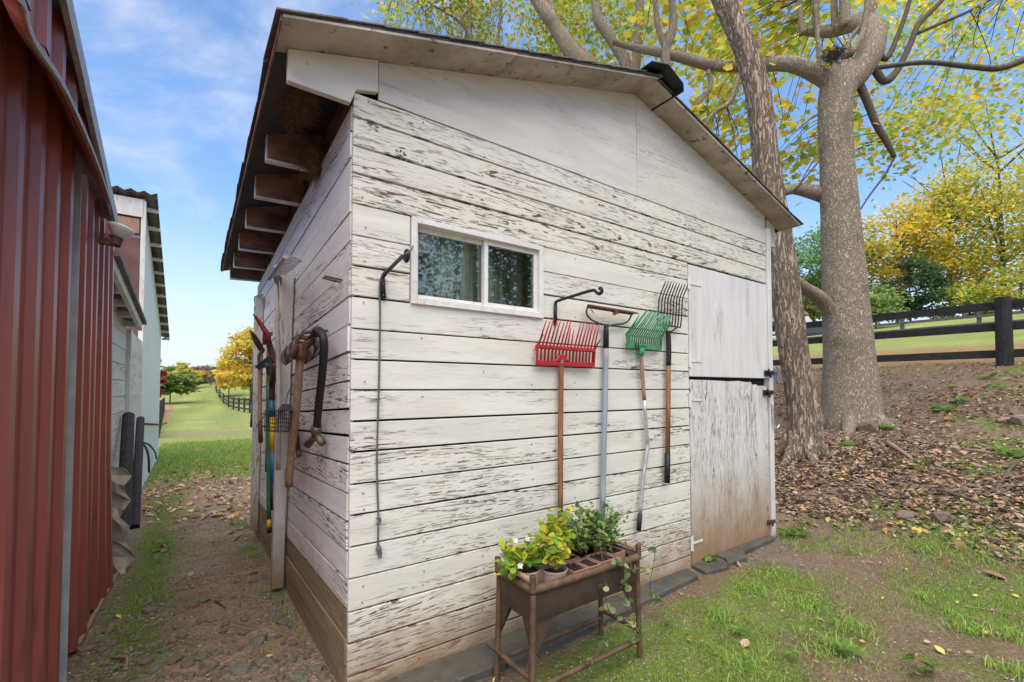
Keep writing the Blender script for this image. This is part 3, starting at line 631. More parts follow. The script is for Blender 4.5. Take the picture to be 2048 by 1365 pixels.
MB().bb((-3.2, YB0 - .02, wr(YB0) - .58), (-1.25, YB0 - .011, wr(YB0) - .31)).build('vent_gap', M['dark'], wb)
yq = YB0 - .15
for (xo, dz, nm_, mt) in ((XB + .16, .02, 'roof', M['tinroof']),):
    vs = []; n_ = 46
    for i in range(n_ + 1):
        x = XB + .16 - i * .08; zz = .022 * math.cos(i * math.pi)
        vs += [(x, yq, wr(yq) + .03 + zz), (x, YB1 + .5, wr(YB1 + .5) + .03 + zz)]
    MB().add(vs, [(2 * i, 2 * i + 2, 2 * i + 3, 2 * i + 1) for i in range(n_)]).build('roof', M['tinroof'], wb)
MB().prism([(XB + .155, yq, wr(yq) - .01), (XB + .155, YB1 + .5, wr(YB1 + .5) - .01), (XB + .155, YB1 + .5, wr(YB1 + .5) - .05), (XB + .155, yq, wr(yq) - .05)], (-.02, 0, 0)).build('roof_edge', M['deck'], wb)
for q in range(12):                                 # purlin ends under the rake
    y = YB0 + .15 + (YB1 - YB0 + .2) * q / 11; zz = wr(y)
    MB().bb((XB, y, zz - .09), (XB + .165, y + .05, zz - .035)).build('purlin_end', M['trim'], wb)
# lean-to joining the barns: siding, posts, roof edge
lt = thing('lean_to', 'low lean-to with white siding and open rafters between the barns', 'lean-to', (-1.2, 4., -.2))
XL = -1.16
lz = [ax_(u, v, -1.02) for u, v in ((224, 512), (284, 650))]
ls = (lz[1].z - lz[0].z) / (lz[1].y - lz[0].y)
def lr(y): return lz[0].z + ls * (y - lz[0].y)
LY0 = ye + .12; LY1 = ax_(250, 800, XL).y
zz = -.35
while zz < 2.1:
    top = min(zz + .17, 9)
    plank((XL - .02, LY0, zz + .003), (XL, LY1, top - .003), M['wside'], parent=lt); zz = top
plank((XL - .01, LY1 + .003, -.4), (XL + .04, LY1 + .16, lr(LY1) - .03), M['trim'], parent=lt, name='door_post')
plank((XL - .01, LY1 + .20, -.4), (XL + .02, LY1 + .30, lr(LY1 + .3) - .05), M['trim'], parent=lt, name='door_post')
MB().bb((XL - .3, LY0, -.4), (XL - .03, YB0 - .06, 2.0)).build('inner_wall', M['wside'], lt)
yE = lz[1].y + .05; y0_ = LY0 - .1
MB().prism([(-1.02, y0_, lr(y0_) - .06), (-1.02, yE, lr(yE) - .06), (-1.02, yE, lr(yE) + .02), (-1.02, y0_, lr(y0_) + .02)], (-.035, 0, 0)).build('barge_board', M['trim'], lt)
MB().prism([(-.985, y0_, lr(y0_) + .025), (-.985, yE + .08, lr(yE + .08) + .025), (-2.2, yE + .08, lr(yE + .08) + .025), (-2.2, y0_, lr(y0_) + .025)], (0, 0, .035)).build('roof', M['tinroof'], lt)
for q in range(5):
    y = y0_ + .2 + q * (yE - y0_ - .25) / 4.5
    MB().bb((-2.0, y, lr(y) - .07), (-1.056, y + .06, lr(y) - .012)).build('rafter', M['trim'], lt)
# leaning black posts and crumpled tin at the lean-to corner
def leanpost(u0, v0, u1, v1, r, lab, x0, x1):
    a_ = ax_(u0, v0, x0); b_ = ax_(u1, v1, x1); o = thing('fence_post', lab, 'post', tuple(a_), 'spare posts leaning on the barn')
    p_ = [a_.lerp(b_, t_) for t_ in (-.05, .2, .5, .8, 1)]
    MB().tube(p_, [r, r, r * .98, r * .97, r * .95], 10).build('shaft', M['blackw'], o, smooth=False); return o
leanpost(247, 1046, 257, 832, .058, 'thick black round post leaning beside the red barn corner', -1.02, -1.10)
leanpost(270, 1042, 281, 838, .046, 'thinner dark post with pale rotten foot leaning by the lean-to', -1.02, -1.08)
vs = []; n_ = 15; a_ = ax_(241, 935, -1.0); b_ = ax_(252, 1185, -.93)
for i in range(n_ + 1):
    q = a_.lerp(b_, i / n_); s = .03 * math.sin(i * 1.9) + .015 * math.sin(i * .8); vs += [q + Vector((-.10, .10, 0)), q + Vector((s - .02, .03 * math.cos(i * 1.3), 0)), q + Vector((s + .03, -.03 + .02 * math.sin(i * 2.3), -.01))]
M['paletin'] = mat_noise('pale_crumpled_tin', (.46, .42, .35), (.30, .26, .20), 9., .6, .2)
cs = MB().add(vs, [(3 * i + e, 3 * i + 3 + e, 3 * i + 4 + e, 3 * i + 1 + e) for i in range(n_) for e in range(2)]).build('tin_sheet', M['paletin'], smooth=False)
md = cs.modifiers.new('solid', 'SOLIDIFY'); md.thickness = .004
tag(cs, 'pale crumpled strip of corrugated tin at the foot of the red barn', 'tin sheet')
hs = MB().tube(smooth_path([ax_(278, 885, -1.15), ax_(290, 893, -1.12), ax_(297, 915, -1.1), ax_(298, 945, -1.1)], 6), .016, 8).tube(smooth_path([ax_(280, 884, -1.17), ax_(298, 890, -1.15), ax_(310, 905, -1.14), ax_(313, 918, -1.14)], 6), .016, 8)
tag(hs.build('black_hose', M['rubber'], smooth=True), 'looped black hose at the foot of the white barn wall', 'hose')
hs = MB().tube([ax_(286, 848, -1.15), ax_(322, 850, -1.15), ax_(334, 846, -1.1)], .018, 8)
tag(hs.build('pipe', M['rust'], smooth=True), 'thin rusty pipe sticking out from the white barn wall', 'pipe')
pl_ = MB(); a_ = ground_at(150, 1300); b_ = ground_at(226, 1150)
pl_.bar(a_ + Vector((.01, 0, .012)), b_ + Vector((.03, 0, .012)), .02, .03).build('base_strip', M['paleh'], barn)
# dark edging timbers and rubber mats at the foot of the front wall
def slab(name, pts, th, mat, lab, cat, group=None, z0=.004):
    o = MB().prism([(x, y, Hf(x, y) + z0 - .02) for x, y in pts], (0, 0, th + .02)).build(name, mat, bevel=.004); return tag(o, lab, cat, group)
slab('edging_timber', [(-.05, -.20), (.62, -.23), (.62, -.035), (-.05, -.04)], .035, M['timber'], 'dark edging timber by the shed corner, left of the planter', 'timber')
slab('edging_timber', [(.63, -.235), (1.52, -.215), (1.52, -.05), (.63, -.035)], .03, M['timber'], 'dark wet edging timber behind and under the wicker planter', 'timber')
slab('edging_timber', [(1.53, -.205), (2.20, -.17), (2.24, -.055), (1.53, -.05)], .028, M['timber'], 'short dark mossy timber between planter and door', 'timber')
slab('rubber_mat', [(2.30, -.16), (2.52, -.20), (2.60, -.13), (2.62, -.035), (2.33, -.035)], .022, M['timber'], 'small dark mat slab at the hinge side of the door', 'mat')
slab('rubber_mat', [(2.54, -.175), (2.78, -.19), (2.86, -.12), (3.40, -.10), (3.42, -.035), (2.63, -.035), (2.62, -.12)], .030, M['timber'], 'long dark mat slab under the latch side of the door', 'mat')
# ------------------------------------------------------------------ tools on the front wall
def z7(a, b, y): return ay_(1050 + a / 4.876, 520 + b / 4.876, y)
def z7x(a, b, x): return ax_(1050 + a / 4.876, 520 + b / 4.876, x)
def z8(a, b, y): return ay_(1050 + a / 3.792, 740 + b / 3.792, y)
def z8r(a, b, y): p_ = z8(a, b, y); return p_
YT = -.055
def handle(parent, pts, r, mat, name='handle', n=10, k=3):
    p_ = smooth_path(pts, k) if len(pts) > 2 else [Vector(q) for q in pts]
    return MB().tube(p_, r, n).build(name, mat, parent, smooth=True)
# red manure fork
o = thing('manure_fork', 'red plastic manure fork with wooden handle hanging on front wall', 'fork', tuple(z8(268, 1160, YT)))
bl = z7(108, 1015, YT); br_ = z7(663, 1018, YT); bdl = z7(112, 845, YT - .01); 
head = MB(); n_ = 17; W = br_ - bl
head.box((bl + br_) / 2, (W.x, .016, .030)); head.prism([z7(290, 992, YT - .012), z7(435, 992, YT - .012), z7(385, 925, YT - .012), z7(342, 925, YT - .012)], (0, .02, 0))
hb = head.build('head_bar', M['red'], o, bevel=.004)
MB().bar(bdl + Vector((0, 0, 0)), Vector((br_.x, YT - .012, bdl.z - .002)), .028, .020).build('bend_bar', M['red'], o, bevel=.003)
tipL = z7x(208, 590, bl.x + .005); tipR = z7x(735, 632, br_.x)
for i in range(n_):
    t_ = i / (n_ - 1); x = bl.x + .006 + (W.x - .012) * t_; zb = bl.z + W.z * t_; zm = bdl.z
    tip = Vector((x, tipL.y + (tipR.y - tipL.y) * t_, tipL.z + (tipR.z - tipL.z) * t_ + random.uniform(-.004, .012)))
    if i in (8, 9): tip.z -= .035; tip.y += .03
    MB().tube([(x, YT, zb + .01), (x, YT - .004, zm - .02), (x, YT - .012, zm), Vector((x, YT - .012, zm)).lerp(tip, .5) + Vector((0, 0, .003)), tip], [.0055, .0055, .0055, .0045, .0028], 6).build('tine', M['red'], o, smooth=True)
for s in (0, 1):
    x = bl.x if s == 0 else br_.x
    MB().prism([(x - .004, YT - .01, bl.z - .01), (x - .004, YT - .02, bdl.z + .005), (x - .004, YT - .06, bdl.z + .06), (x - .004, YT + .005, bdl.z)], (.008, 0, 0)).build('side_rib', M['red'], o)
handle(o, [z7(350, 975, YT), z7(351, 1200, YT), z8(270, 400, YT), z8(268, 1160, YT)], .0145, M['wood'])
MB().tube([z7(368, 1000, YT - .018), z7(368, 1000, YT - .028)], .006, 8).build('bolt', M['steel'], o)
# bow rake
o = thing('bow_rake', 'rusty bow rake with grey handle hanging between red and green forks', 'rake', tuple(z8(588, 1120, YT)))
ra = z7(612, 452, YT - .02); rb = z7(1048, 532, YT - .02); rb.z = ra.z - .004
MB().bar(ra, rb, .016, .022).build('head_bar', M['rust'], o, bevel=.002)
for i in range(15):
    q = ra.lerp(rb, (i + .3) / 14.6); MB().tube([q, q + Vector((.004, -.03, -.002)), q + Vector((.006, -.052, -.012))], [.0075, .0065, .003], 5).build('tine', M['rust'], o)
for pts in ([(610, 460), (600, 520), (640, 580), (720, 618), (790, 640)], [(1036, 540), (1010, 592), (960, 622), (870, 634), (800, 650)]):
    MB().tube(smooth_path([z7(a, b, YT - .012 + .006 * (i / 4)) for i, (a, b) in enumerate(pts)]), .0055, 7).build('bow', M['rust'], o, smooth=True)
MB().tube([z7(790, 630, YT), z7(791, 700, YT), z7(789, 862, YT)], [.012, .0165, .018], 10).build('socket', M['iron'], o, smooth=True)
handle(o, [z7(789, 860, YT), z8(608, 200, YT), z8(600, 500, YT), z8(588, 1120, YT)], .0165, M['greyh'])
# green fork with bent aluminium handle
o = thing('manure_fork', 'green plastic fork with kinked aluminium handle hanging on front wall', 'fork', tuple(z8(862, 1225, YT)))
bl = z7(990, 842, YT); br_ = z7(1318, 858, YT); W = br_ - bl; zm = z7(995, 722, YT).z
MB().box((bl + br_) / 2, (W.x, .018, .034)).prism([z7(1075, 840, YT - .014), z7(1210, 850, YT - .014), z7(1170, 822, YT - .014), z7(1120, 820, YT - .014)], (0, .02, 0)).build('head_bar', M['green'], o, bevel=.004)
tipL = z7x(1180, 492, bl.x + .004); tipR = z7x(1432, 545, br_.x)
for i in range(16):
    t_ = i / 15; x = bl.x + .006 + (W.x - .012) * t_; tip = Vector((x, tipL.y + (tipR.y - tipL.y) * t_, tipL.z + (tipR.z - tipL.z) * t_ + random.uniform(-.006, .006)))
    MB().tube([(x, YT, bl.z), (x, YT - .004, zm - .02), (x, YT - .012, zm), tip], [.0052, .0052, .0052, .003], 6).build('tine', M['green'], o, smooth=True)
MB().bar(Vector((bl.x, YT - .01, zm - .01)), Vector((br_.x, YT - .01, zm - .01)), .012, .008).build('bend_bar', M['green'], o)
for x in (bl.x, br_.x): MB().prism([(x - .004, YT - .01, bl.z - .015), (x - .004, YT - .018, zm), (x - .004, YT - .10, zm + .10), (x - .004, YT + .005, zm)], (.008, 0, 0)).build('side_rib', M['green'], o)
MB().tube([z7(1130, 870, YT), z7(1132, 900, YT), z7(1130, 935, YT)], [.024, .022, .017], 12).build('collar', M['green'], o, smooth=True)
for a in (1078, 1105): MB().tube(smooth_path([z7(a, 815, YT - .022), z7(a + 3, 850, YT - .03), z7(a + 8, 885, YT - .026)]), .0045, 6).build('strap', M['rubber'], o)
handle(o, [z7(1132, 925, YT), z8(888, 0, YT), z8(904, 230, YT)], .0125, M['paleh'], 'handle')
handle(o, [z8(904, 228, YT), z8(924, 520, YT), z8(931, 565, YT), z8(925, 620, YT), z8(895, 840, YT), z8(873, 1100, YT)], .012, M['alu'], 'bent_tube')
handle(o, [z8(873, 1095, YT), z8(862, 1222, YT)], .0155, M['rubber'], 'grip')
# black steel bedding fork
o = thing('bedding_fork', 'dark steel wire fork with brown handle and black grip beside the door', 'fork', tuple(z8(1078, 860, YT)))
bx0 = z7(1287, 640, YT + .01).x; bx1 = z7(1516, 655, YT + .01).x; zb = z7(1516, 655, YT + .01).z
for i in range(9):
    t_ = i / 8; x = bx0 + (bx1 - bx0) * t_; tip = z7x(1376 + 215 * t_, 200 + 40 * t_, x); m1 = Vector((x, YT - .005, z7(1285 + 230 * t_, 440, YT - .005).z - .0)); tip.y = max(tip.y, -.30)
    md_ = m1.lerp(tip, .35) + Vector((0, .012, 0))
    MB().tube(smooth_path([(x, YT + .01, zb), (x, YT - .0, (zb + m1.z) / 2), m1, md_, tip], 3), [.0042] * 12 + [.002], 6).build('tine', M['iron'], o, smooth=True)
MB().tube(smooth_path([(bx0, YT + .01, zb), (bx0 + .02, YT + .005, zb - .008), ((bx0 + bx1) / 2, YT, zb - .006), (bx1 - .02, YT + .005, zb - .004), (bx1, YT + .01, zb)]), .005, 6).build('cross_bar', M['iron'], o)
MB().tube(smooth_path([(bx0 + .05, YT, zb), z7(1390, 715, YT), (bx1 - .04, YT, zb - .002)]), .0055, 6).build('yoke', M['iron'], o)
handle(o, [z7(1394, 690, YT), z7(1398, 760, YT), z7(1402, 870, YT), z7(1400, 1032, YT)], .0175, M['rubber'], 'sleeve')
handle(o, [z7(1400, 1030, YT), z8(1082, 640, YT)], .0165, M['wood'])
handle(o, [z8(1081, 636, YT), z8(1078, 858, YT)], .0195, M['rubber'], 'grip')
# swing-out plant hooks
def z6(a, b, y): return ay_(720 + a / 4.55, 400 + b / 4.55, y)
def z6x(a, b, x): return ax_(720 + a / 4.55, 400 + b / 4.55, x)
o = thing('plant_hook', 'black iron plant hook screwed to the wall left of the window', 'hook', tuple(z6(215, 890, -.03)))
x0 = z6(212, 720, -.03).x
MB().tube([(x0 + .002, -.028, z6(215, 892, -.03).z), (x0, -.028, z6(212, 780, -.03).z), (x0 - .001, -.03, z6(205, 715, -.03).z)], [.013, .010, .009], 8).build('plate', M['iron'], o, smooth=True)
arm = [z6(205, 715, -.03), z6x(225, 680, x0), z6x(300, 600, x0), z6x(388, 512, x0)]
MB().tube(smooth_path(arm), .0085, 8).build('arm', M['iron'], o, smooth=True)
c = z6x(425, 510, x0); MB().tube([c + Vector((.0, .018 * math.cos(a), .022 * math.sin(a))) for a in np.linspace(0, 2 * math.pi, 13)], .0065, 7).build('ring', M['iron'], o, smooth=True)
for zz in (765, 865): MB().tube([z6(214, zz, -.036), z6(214, zz, -.042)], .004, 6).build('screw', M['steel'], o)
co = MB(); pth_ = [ay_(826, 493, -.042), c + Vector((.012, .0, .018)), c + Vector((-.012, 0, .0)), z6x(300, 590, x0 - .01), ay_(761, 560, -.04), ay_(760, 640, -.032), ay_(758, 760, -.030), ay_(755, 860, -.032), ay_(754, 950, -.030), ay_(757, 1035, -.031), ay_(757, 1042, -.04), ay_(756, 1090, -.031)]
co.tube(smooth_path(pth_, 5), .0042, 7)
o2 = tag(co.build('extension_cord', M['cord'], smooth=True), 'thin grey power cord hanging down beside the shed corner', 'cord'); 
MB().tube(smooth_path([ay_(753, 1038, -.036), ay_(760, 1036, -.045), ay_(760, 1046, -.045), ay_(753, 1048, -.036)], 3), .0045, 6).build('knot', M['cord'], o2)
q = ay_(757, 1100, -.034); MB().tube([q + Vector((-.002, 0, .02)), q + Vector((0, 0, .008)), q + Vector((.006, 0, -.02))], [.006, .012, .010], 8).box(q + Vector((.010, -.002, -.028)), (.003, .008, .018)).box(q + Vector((.001, -.002, -.028)), (.003, .008, .018)).build('plug', M['cord'], o2)
o = thing('plant_hook', 'black iron plant hook curling out above the red fork', 'hook', tuple(z7(297, 600, -.03)))
x0 = z7(298, 500, -.03).x
MB().tube([(x0, -.028, z7(296, 640, -.03).z), (x0, -.028, z7(296, 520, -.03).z), (x0, -.03, z7(300, 430, -.03).z)], [.011, .010, .009], 8).build('plate', M['iron'], o, smooth=True)
MB().tube(smooth_path([(x0, -.03, z7(300, 432, -.03).z)] + [z7x(a, b, x0) for a, b in ((318, 402), (480, 350), (660, 298), (700, 322), (730, 332), (750, 305), (742, 276), (725, 285))], 4), .0085, 8).build('arm', M['iron'], o, smooth=True)

# ------------------------------------------------------------------ tools on the left wall
def z3(a, b, x): return ax_(440 + a / 2.967, 480 + b / 2.967, x)
def z4(a, b, x): return ax_(440 + a / 2.6, 840 + b / 2.6, x)
XT = -.075
# pale grey fork high on the wall
o = thing('manure_fork', 'pale grey fork hanging high on the side wall behind a white post', 'fork', tuple(z4(300, 0, -.11)))
A_, B_, C_, D_ = z3(290, 232, -.20), z3(388, 102, -.20), z3(484, 128, -.07), z3(392, 205, -.09)
MB().tube([A_, B_], .010, 8).build('head_bar', M['palegrey'], o)
for i in range(11):
    t_ = i / 10; p0 = A_.lerp(B_, t_); p1 = D_.lerp(C_, t_); MB().tube([p0, p0.lerp(p1, .5) + Vector((-.01, 0, .012)), p1], [.005, .0045, .003], 6).build('tine', M['palegrey'], o, smooth=True)
MB().tube([z3(338, 160, -.15), z3(335, 215, -.13), z3(337, 245, -.115)], [.016, .022, .017], 8).build('socket', M['palegrey'], o, smooth=True)
handle(o, [z3(337, 235, -.115), z3(343, 600, -.115), z3(350, 1100, -.115), z4(302, 260, -.115)], .0135, M['palegrey'])
# far hoe with grey handle
o = thing('hand_hoe', 'slim grey-handled hoe with looped head at far end of side wall', 'hoe', tuple(z3(193, 1110, XT)))
MB().tube(smooth_path([z3(212, 400, XT), z3(205, 350, XT), z3(218, 335, XT), z3(222, 365, XT), z3(212, 398, XT)]), .006, 6).build('loop', M['steel'], o)
MB().prism([z3(200, 338, XT), z3(235, 320, XT), z3(262, 326, XT), z3(255, 334, XT), z3(232, 330, XT)], (-.004, 0, -.004)).build('blade', M['steel'], o)
handle(o, [z3(212, 395, XT), z3(213, 470, XT)], .014, M['iron'], 'ferrule'); handle(o, [z3(211, 470, XT), z3(195, 1035, XT)], .0145, M['greyh']); handle(o, [z3(195, 1032, XT), z3(191, 1110, XT)], .019, M['rust'], 'grip')
# small red fork head seen edge on
o = thing('manure_fork', 'red fork seen edge-on among the tools on the side wall', 'fork', tuple(z3(275, 640, XT)))
bA, bB = z3(262, 552, -.13), z3(306, 560, -.07)
MB().bar(bA, bB, .018, .03).build('head_bar', M['red'], o, bevel=.003)
for i in range(9):
    t_ = i / 8; p0 = bA.lerp(bB, t_ * .8); tip = z3(196 + 26 * t_, 442 + 18 * t_, -.27 + .09 * t_); MB().tube([z3(258 + 44 * t_, 622 - 5 * t_, -.12 + .05 * t_), p0, tip], [.0055, .006, .003], 6).build('tine', M['red'], o, smooth=True)
handle(o, [z3(288, 590, -.07), z3(285, 900, -.065), z4(243, 270, -.065)], .014, M['paleh'])
# two shovels
def blade(pts, mat, par, th=.006):
    n = len(pts); c = sum(pts, Vector()) / n; nrm = (pts[1] - pts[0]).cross(pts[n // 2] - pts[0]).normalized()
    vs = pts + [c + nrm * .018] + [q - nrm * th for q in pts] + [c + nrm * (.018 - th)]
    fs = [(i, (i + 1) % n, n) for i in range(n)] + [(n + 1 + (i + 1) % n, n + 1 + i, 2 * n + 1) for i in range(n)] + [(i, n + 1 + i, n + 1 + (i + 1) % n, (i + 1) % n) for i in range(n)]
    return MB().add(vs, fs).build('blade', mat, par)
o = thing('shovel', 'brown pointed shovel hanging blade up at far end of tool row', 'shovel', tuple(z3(242, 1200, XT)))
blade([z3(180, 532, -.20), z3(212, 560, -.19), z3(255, 630, -.12), z3(268, 660, -.08), z3(240, 665, -.09), z3(205, 610, -.15)], M['rust'], o)
handle(o, [z3(256, 655, -.09), z3(235, 690, -.10), z3(236, 750, XT), z3(238, 1000, XT), z3(238, 1085, XT)], .0165, M['paleh']); handle(o, [z3(238, 1080, XT), z3(241, 1203, XT)], .0175, M['rust'], 'grip')
o = thing('shovel', 'shovel with blue and yellow handle hanging on the side wall', 'shovel', tuple(z4(280, 470, -.10)))
blade([z3(265, 592, -.17), z3(300, 600, -.13), z3(330, 690, -.10), z3(332, 742, -.10), z3(312, 745, -.11), z3(282, 650, -.15)], M['rust'], o)
handle(o, [z3(326, 740, -.11), z3(318, 810, -.11), z3(309, 860, -.105), z3(309, 950, -.10)], .0195, M['rust'], 'socket')
handle(o, [z3(309, 948, -.10), z3(312, 1055, -.10)], .0185, M['blue']); handle(o, [z3(312, 1054, -.10), z3(314, 1258, -.10)], .0187, M['yellow'], 'handle'); handle(o, [z3(314, 1256, -.10), z4(277, 332, -.10)], .0185, M['blue']); handle(o, [z4(277, 330, -.10), z4(279, 470, -.10)], .0200, M['rubber'], 'grip')
o = thing('push_hoe', 'green-handled tool with dark green scoop head and black tip', 'hoe', tuple(z4(256, 590, -.085)))
blade([z3(210, 755, -.17), z3(292, 690, -.10), z3(312, 712, -.09), z3(318, 742, -.09), z3(232, 772, -.15)], M['dgreen'], o)
MB().tube([z3(290, 735, -.10), z3(292, 800, -.09)], [.024, .018], 8).build('socket', M['steel'], o); handle(o, [z3(291, 795, -.09), z3(290, 830, -.088)], .0150, M['yellow'], 'handle_band')
handle(o, [z3(290, 828, -.088), z4(253, 200, -.088), z4(255, 522, -.088)], .0150, M['gpaint']); handle(o, [z4(255, 520, -.088), z4(256, 562, -.088)], .0153, M['yellow'], 'handle_band'); handle(o, [z4(256, 560, -.088), z4(257, 590, -.088)], .0156, M['rubber'], 'tip')
tag(MB().tube(smooth_path([z3(235, 1085, -.09), z3(260, 1050, -.11), z3(285, 1030, -.10), z3(330, 1040, -.08), z3(338, 1000, -.08)]), .004, 5).build('cable_tie', M['bluetw']), 'blue tie looped round the handles on the side wall', 'tie')
# wire basket with dark hood
o = thing('wire_basket', 'small black wire basket with dark hood hanging on white post', 'basket', tuple(z3(390, 1135, -.11)))
A_, B_, C_, D_ = z3(350, 1010, -.13), z3(432, 1015, -.09), z3(428, 1138, -.09), z3(346, 1132, -.13)
g_ = MB(); off = Vector((-.07, .02, 0))
for O2 in (Vector(), off):
    for i in range(8):
        t_ = i / 7; g_.tube([A_.lerp(B_, t_) + O2, D_.lerp(C_, t_) + O2], .0018, 4)
    for i in range(6):
        t_ = i / 5; g_.tube([A_.lerp(D_, t_) + O2, B_.lerp(C_, t_) + O2], .0018, 4)
for q in (A_, B_, C_, D_): g_.tube([q, q + off], .0022, 4)
g_.build('wire_mesh', M['iron'], o)
MB().add([z3(345, 1012, -.21), z3(437, 1018, -.15), z3(434, 1000, -.07), z3(345, 1000, -.07), z3(372, 975, -.11), z3(415, 976, -.09)], [(0, 1, 5, 4), (1, 2, 5), (2, 3, 4, 5), (3, 0, 4), (3, 2, 1, 0)]).build('hood', M['rubber'], o)
MB().tube(smooth_path([z3(390, 980, -.10), z3(400, 920, -.09), z3(416, 885, -.08)]), .0025, 5).build('hanger', M['iron'], o)
# mattock
o = thing('mattock', 'old mattock with worn wooden handle hanging on the side wall', 'mattock', tuple(z4(358, 345, -.12)))
h0, h1, h2, h3 = z3(407, 692, -.20), z3(450, 650, -.15), z3(500, 640, -.10), z3(555, 590, -.06)
MB().tube([h0, h1, h1.lerp(h2, .6), h2, h3], [.012, .026, .032, .027, .012], 8, flat=.6).build('head', M['rust'], o, smooth=False)
MB().tube([z3(478, 625, -.125), z3(478, 640, -.125), z3(477, 690, -.125), z3(476, 712, -.125)], [.03, .034, .034, .027], 8).build('eye', M['rust'], o)
handle(o, [z3(477, 640, -.125), z3(474, 720, -.125), z3(452, 1000, -.125), z3(425, 1250, -.122), z4(358, 345, -.12)], .0195, M['paleh'])
# horseshoes hung in a row on a peg
pa, pb = z3(478, 690, -.055), z3(598, 600, -.055); 
tag(MB().tube([pa + Vector((.04, 0, .02)), pa + Vector((-.02, 0, .035)), pb + Vector((-.02, 0, .05)), pb + Vector((.04, 0, .05))], .006, 7).build('hanging_rail', M['rust']), 'rusty iron rail carrying the row of horseshoes', 'rail')
for i in range(6):
    c = pa.lerp(pb, (i + .3) / 6.2) + Vector((-.035, 0, .0)); pts = []
    for a in np.linspace(R_(-50), R_(230), 13):
        r_ = .062; ta = R_(14); pts.append(c + Vector((math.cos(a) * r_ * .92, -math.cos(a) * .018, math.sin(a) * r_ - .008)))
    h_ = MB().tube(pts, .0085, 6, flat=.55).build('horseshoe', M['steel'] if i % 2 == 0 else M['rust'], smooth=True)
    tag(h_, ['rusty horseshoe nearest the mattock head in the row', 'second horseshoe in the row, counting from the mattock', 'third horseshoe in the row, counting from the mattock', 'fourth horseshoe in the row, counting from the mattock', 'fifth horseshoe, one short of the black hose', 'last horseshoe in the row, touching the black hose'][i], 'horseshoe', 'horseshoes hung on the side wall')
# black hose with Y splitter
o = thing('garden_hose', 'short black hose draped over horseshoes with brass Y splitter', 'hose', tuple(z3(570, 1220, -.06)))
MB().tube(smooth_path([z3(556, 600, -.05), z3(560, 548, -.06), z3(580, 535, -.08), z3(606, 560, -.10), z3(617, 640, -.095), z3(606, 800, -.085), z3(588, 960, -.075), z3(574, 1112, -.07)], 5), .0175, 10).build('hose', M['rubber'], o, smooth=True)
MB().tube([z3(574, 1105, -.07), z3(571, 1130, -.07), z3(569, 1165, -.07)], [.024, .026, .020], 10).tube([z3(569, 1150, -.07), z3(550, 1185, -.075), z3(522, 1215, -.085)], [.018, .016, .020], 9).tube([z3(569, 1150, -.07), z3(588, 1180, -.06), z3(606, 1205, -.055)], [.018, .016, .019], 9).build('splitter', M['brass'], o, smooth=True)
o = thing('hose_tail', 'frayed end of black hose poking out below the mattock', 'hose', tuple(z3(468, 1280, -.06)))
MB().tube(smooth_path([z3(450, 1130, -.04), z3(456, 1180, -.055), z3(462, 1240, -.06), z3(466, 1262, -.06)]), .013, 8).build('hose', M['rubber'], o, smooth=True); MB().tube([z3(466, 1258, -.06), z3(470, 1280, -.06)], .015, 8).build('fitting', M['brass'], o)
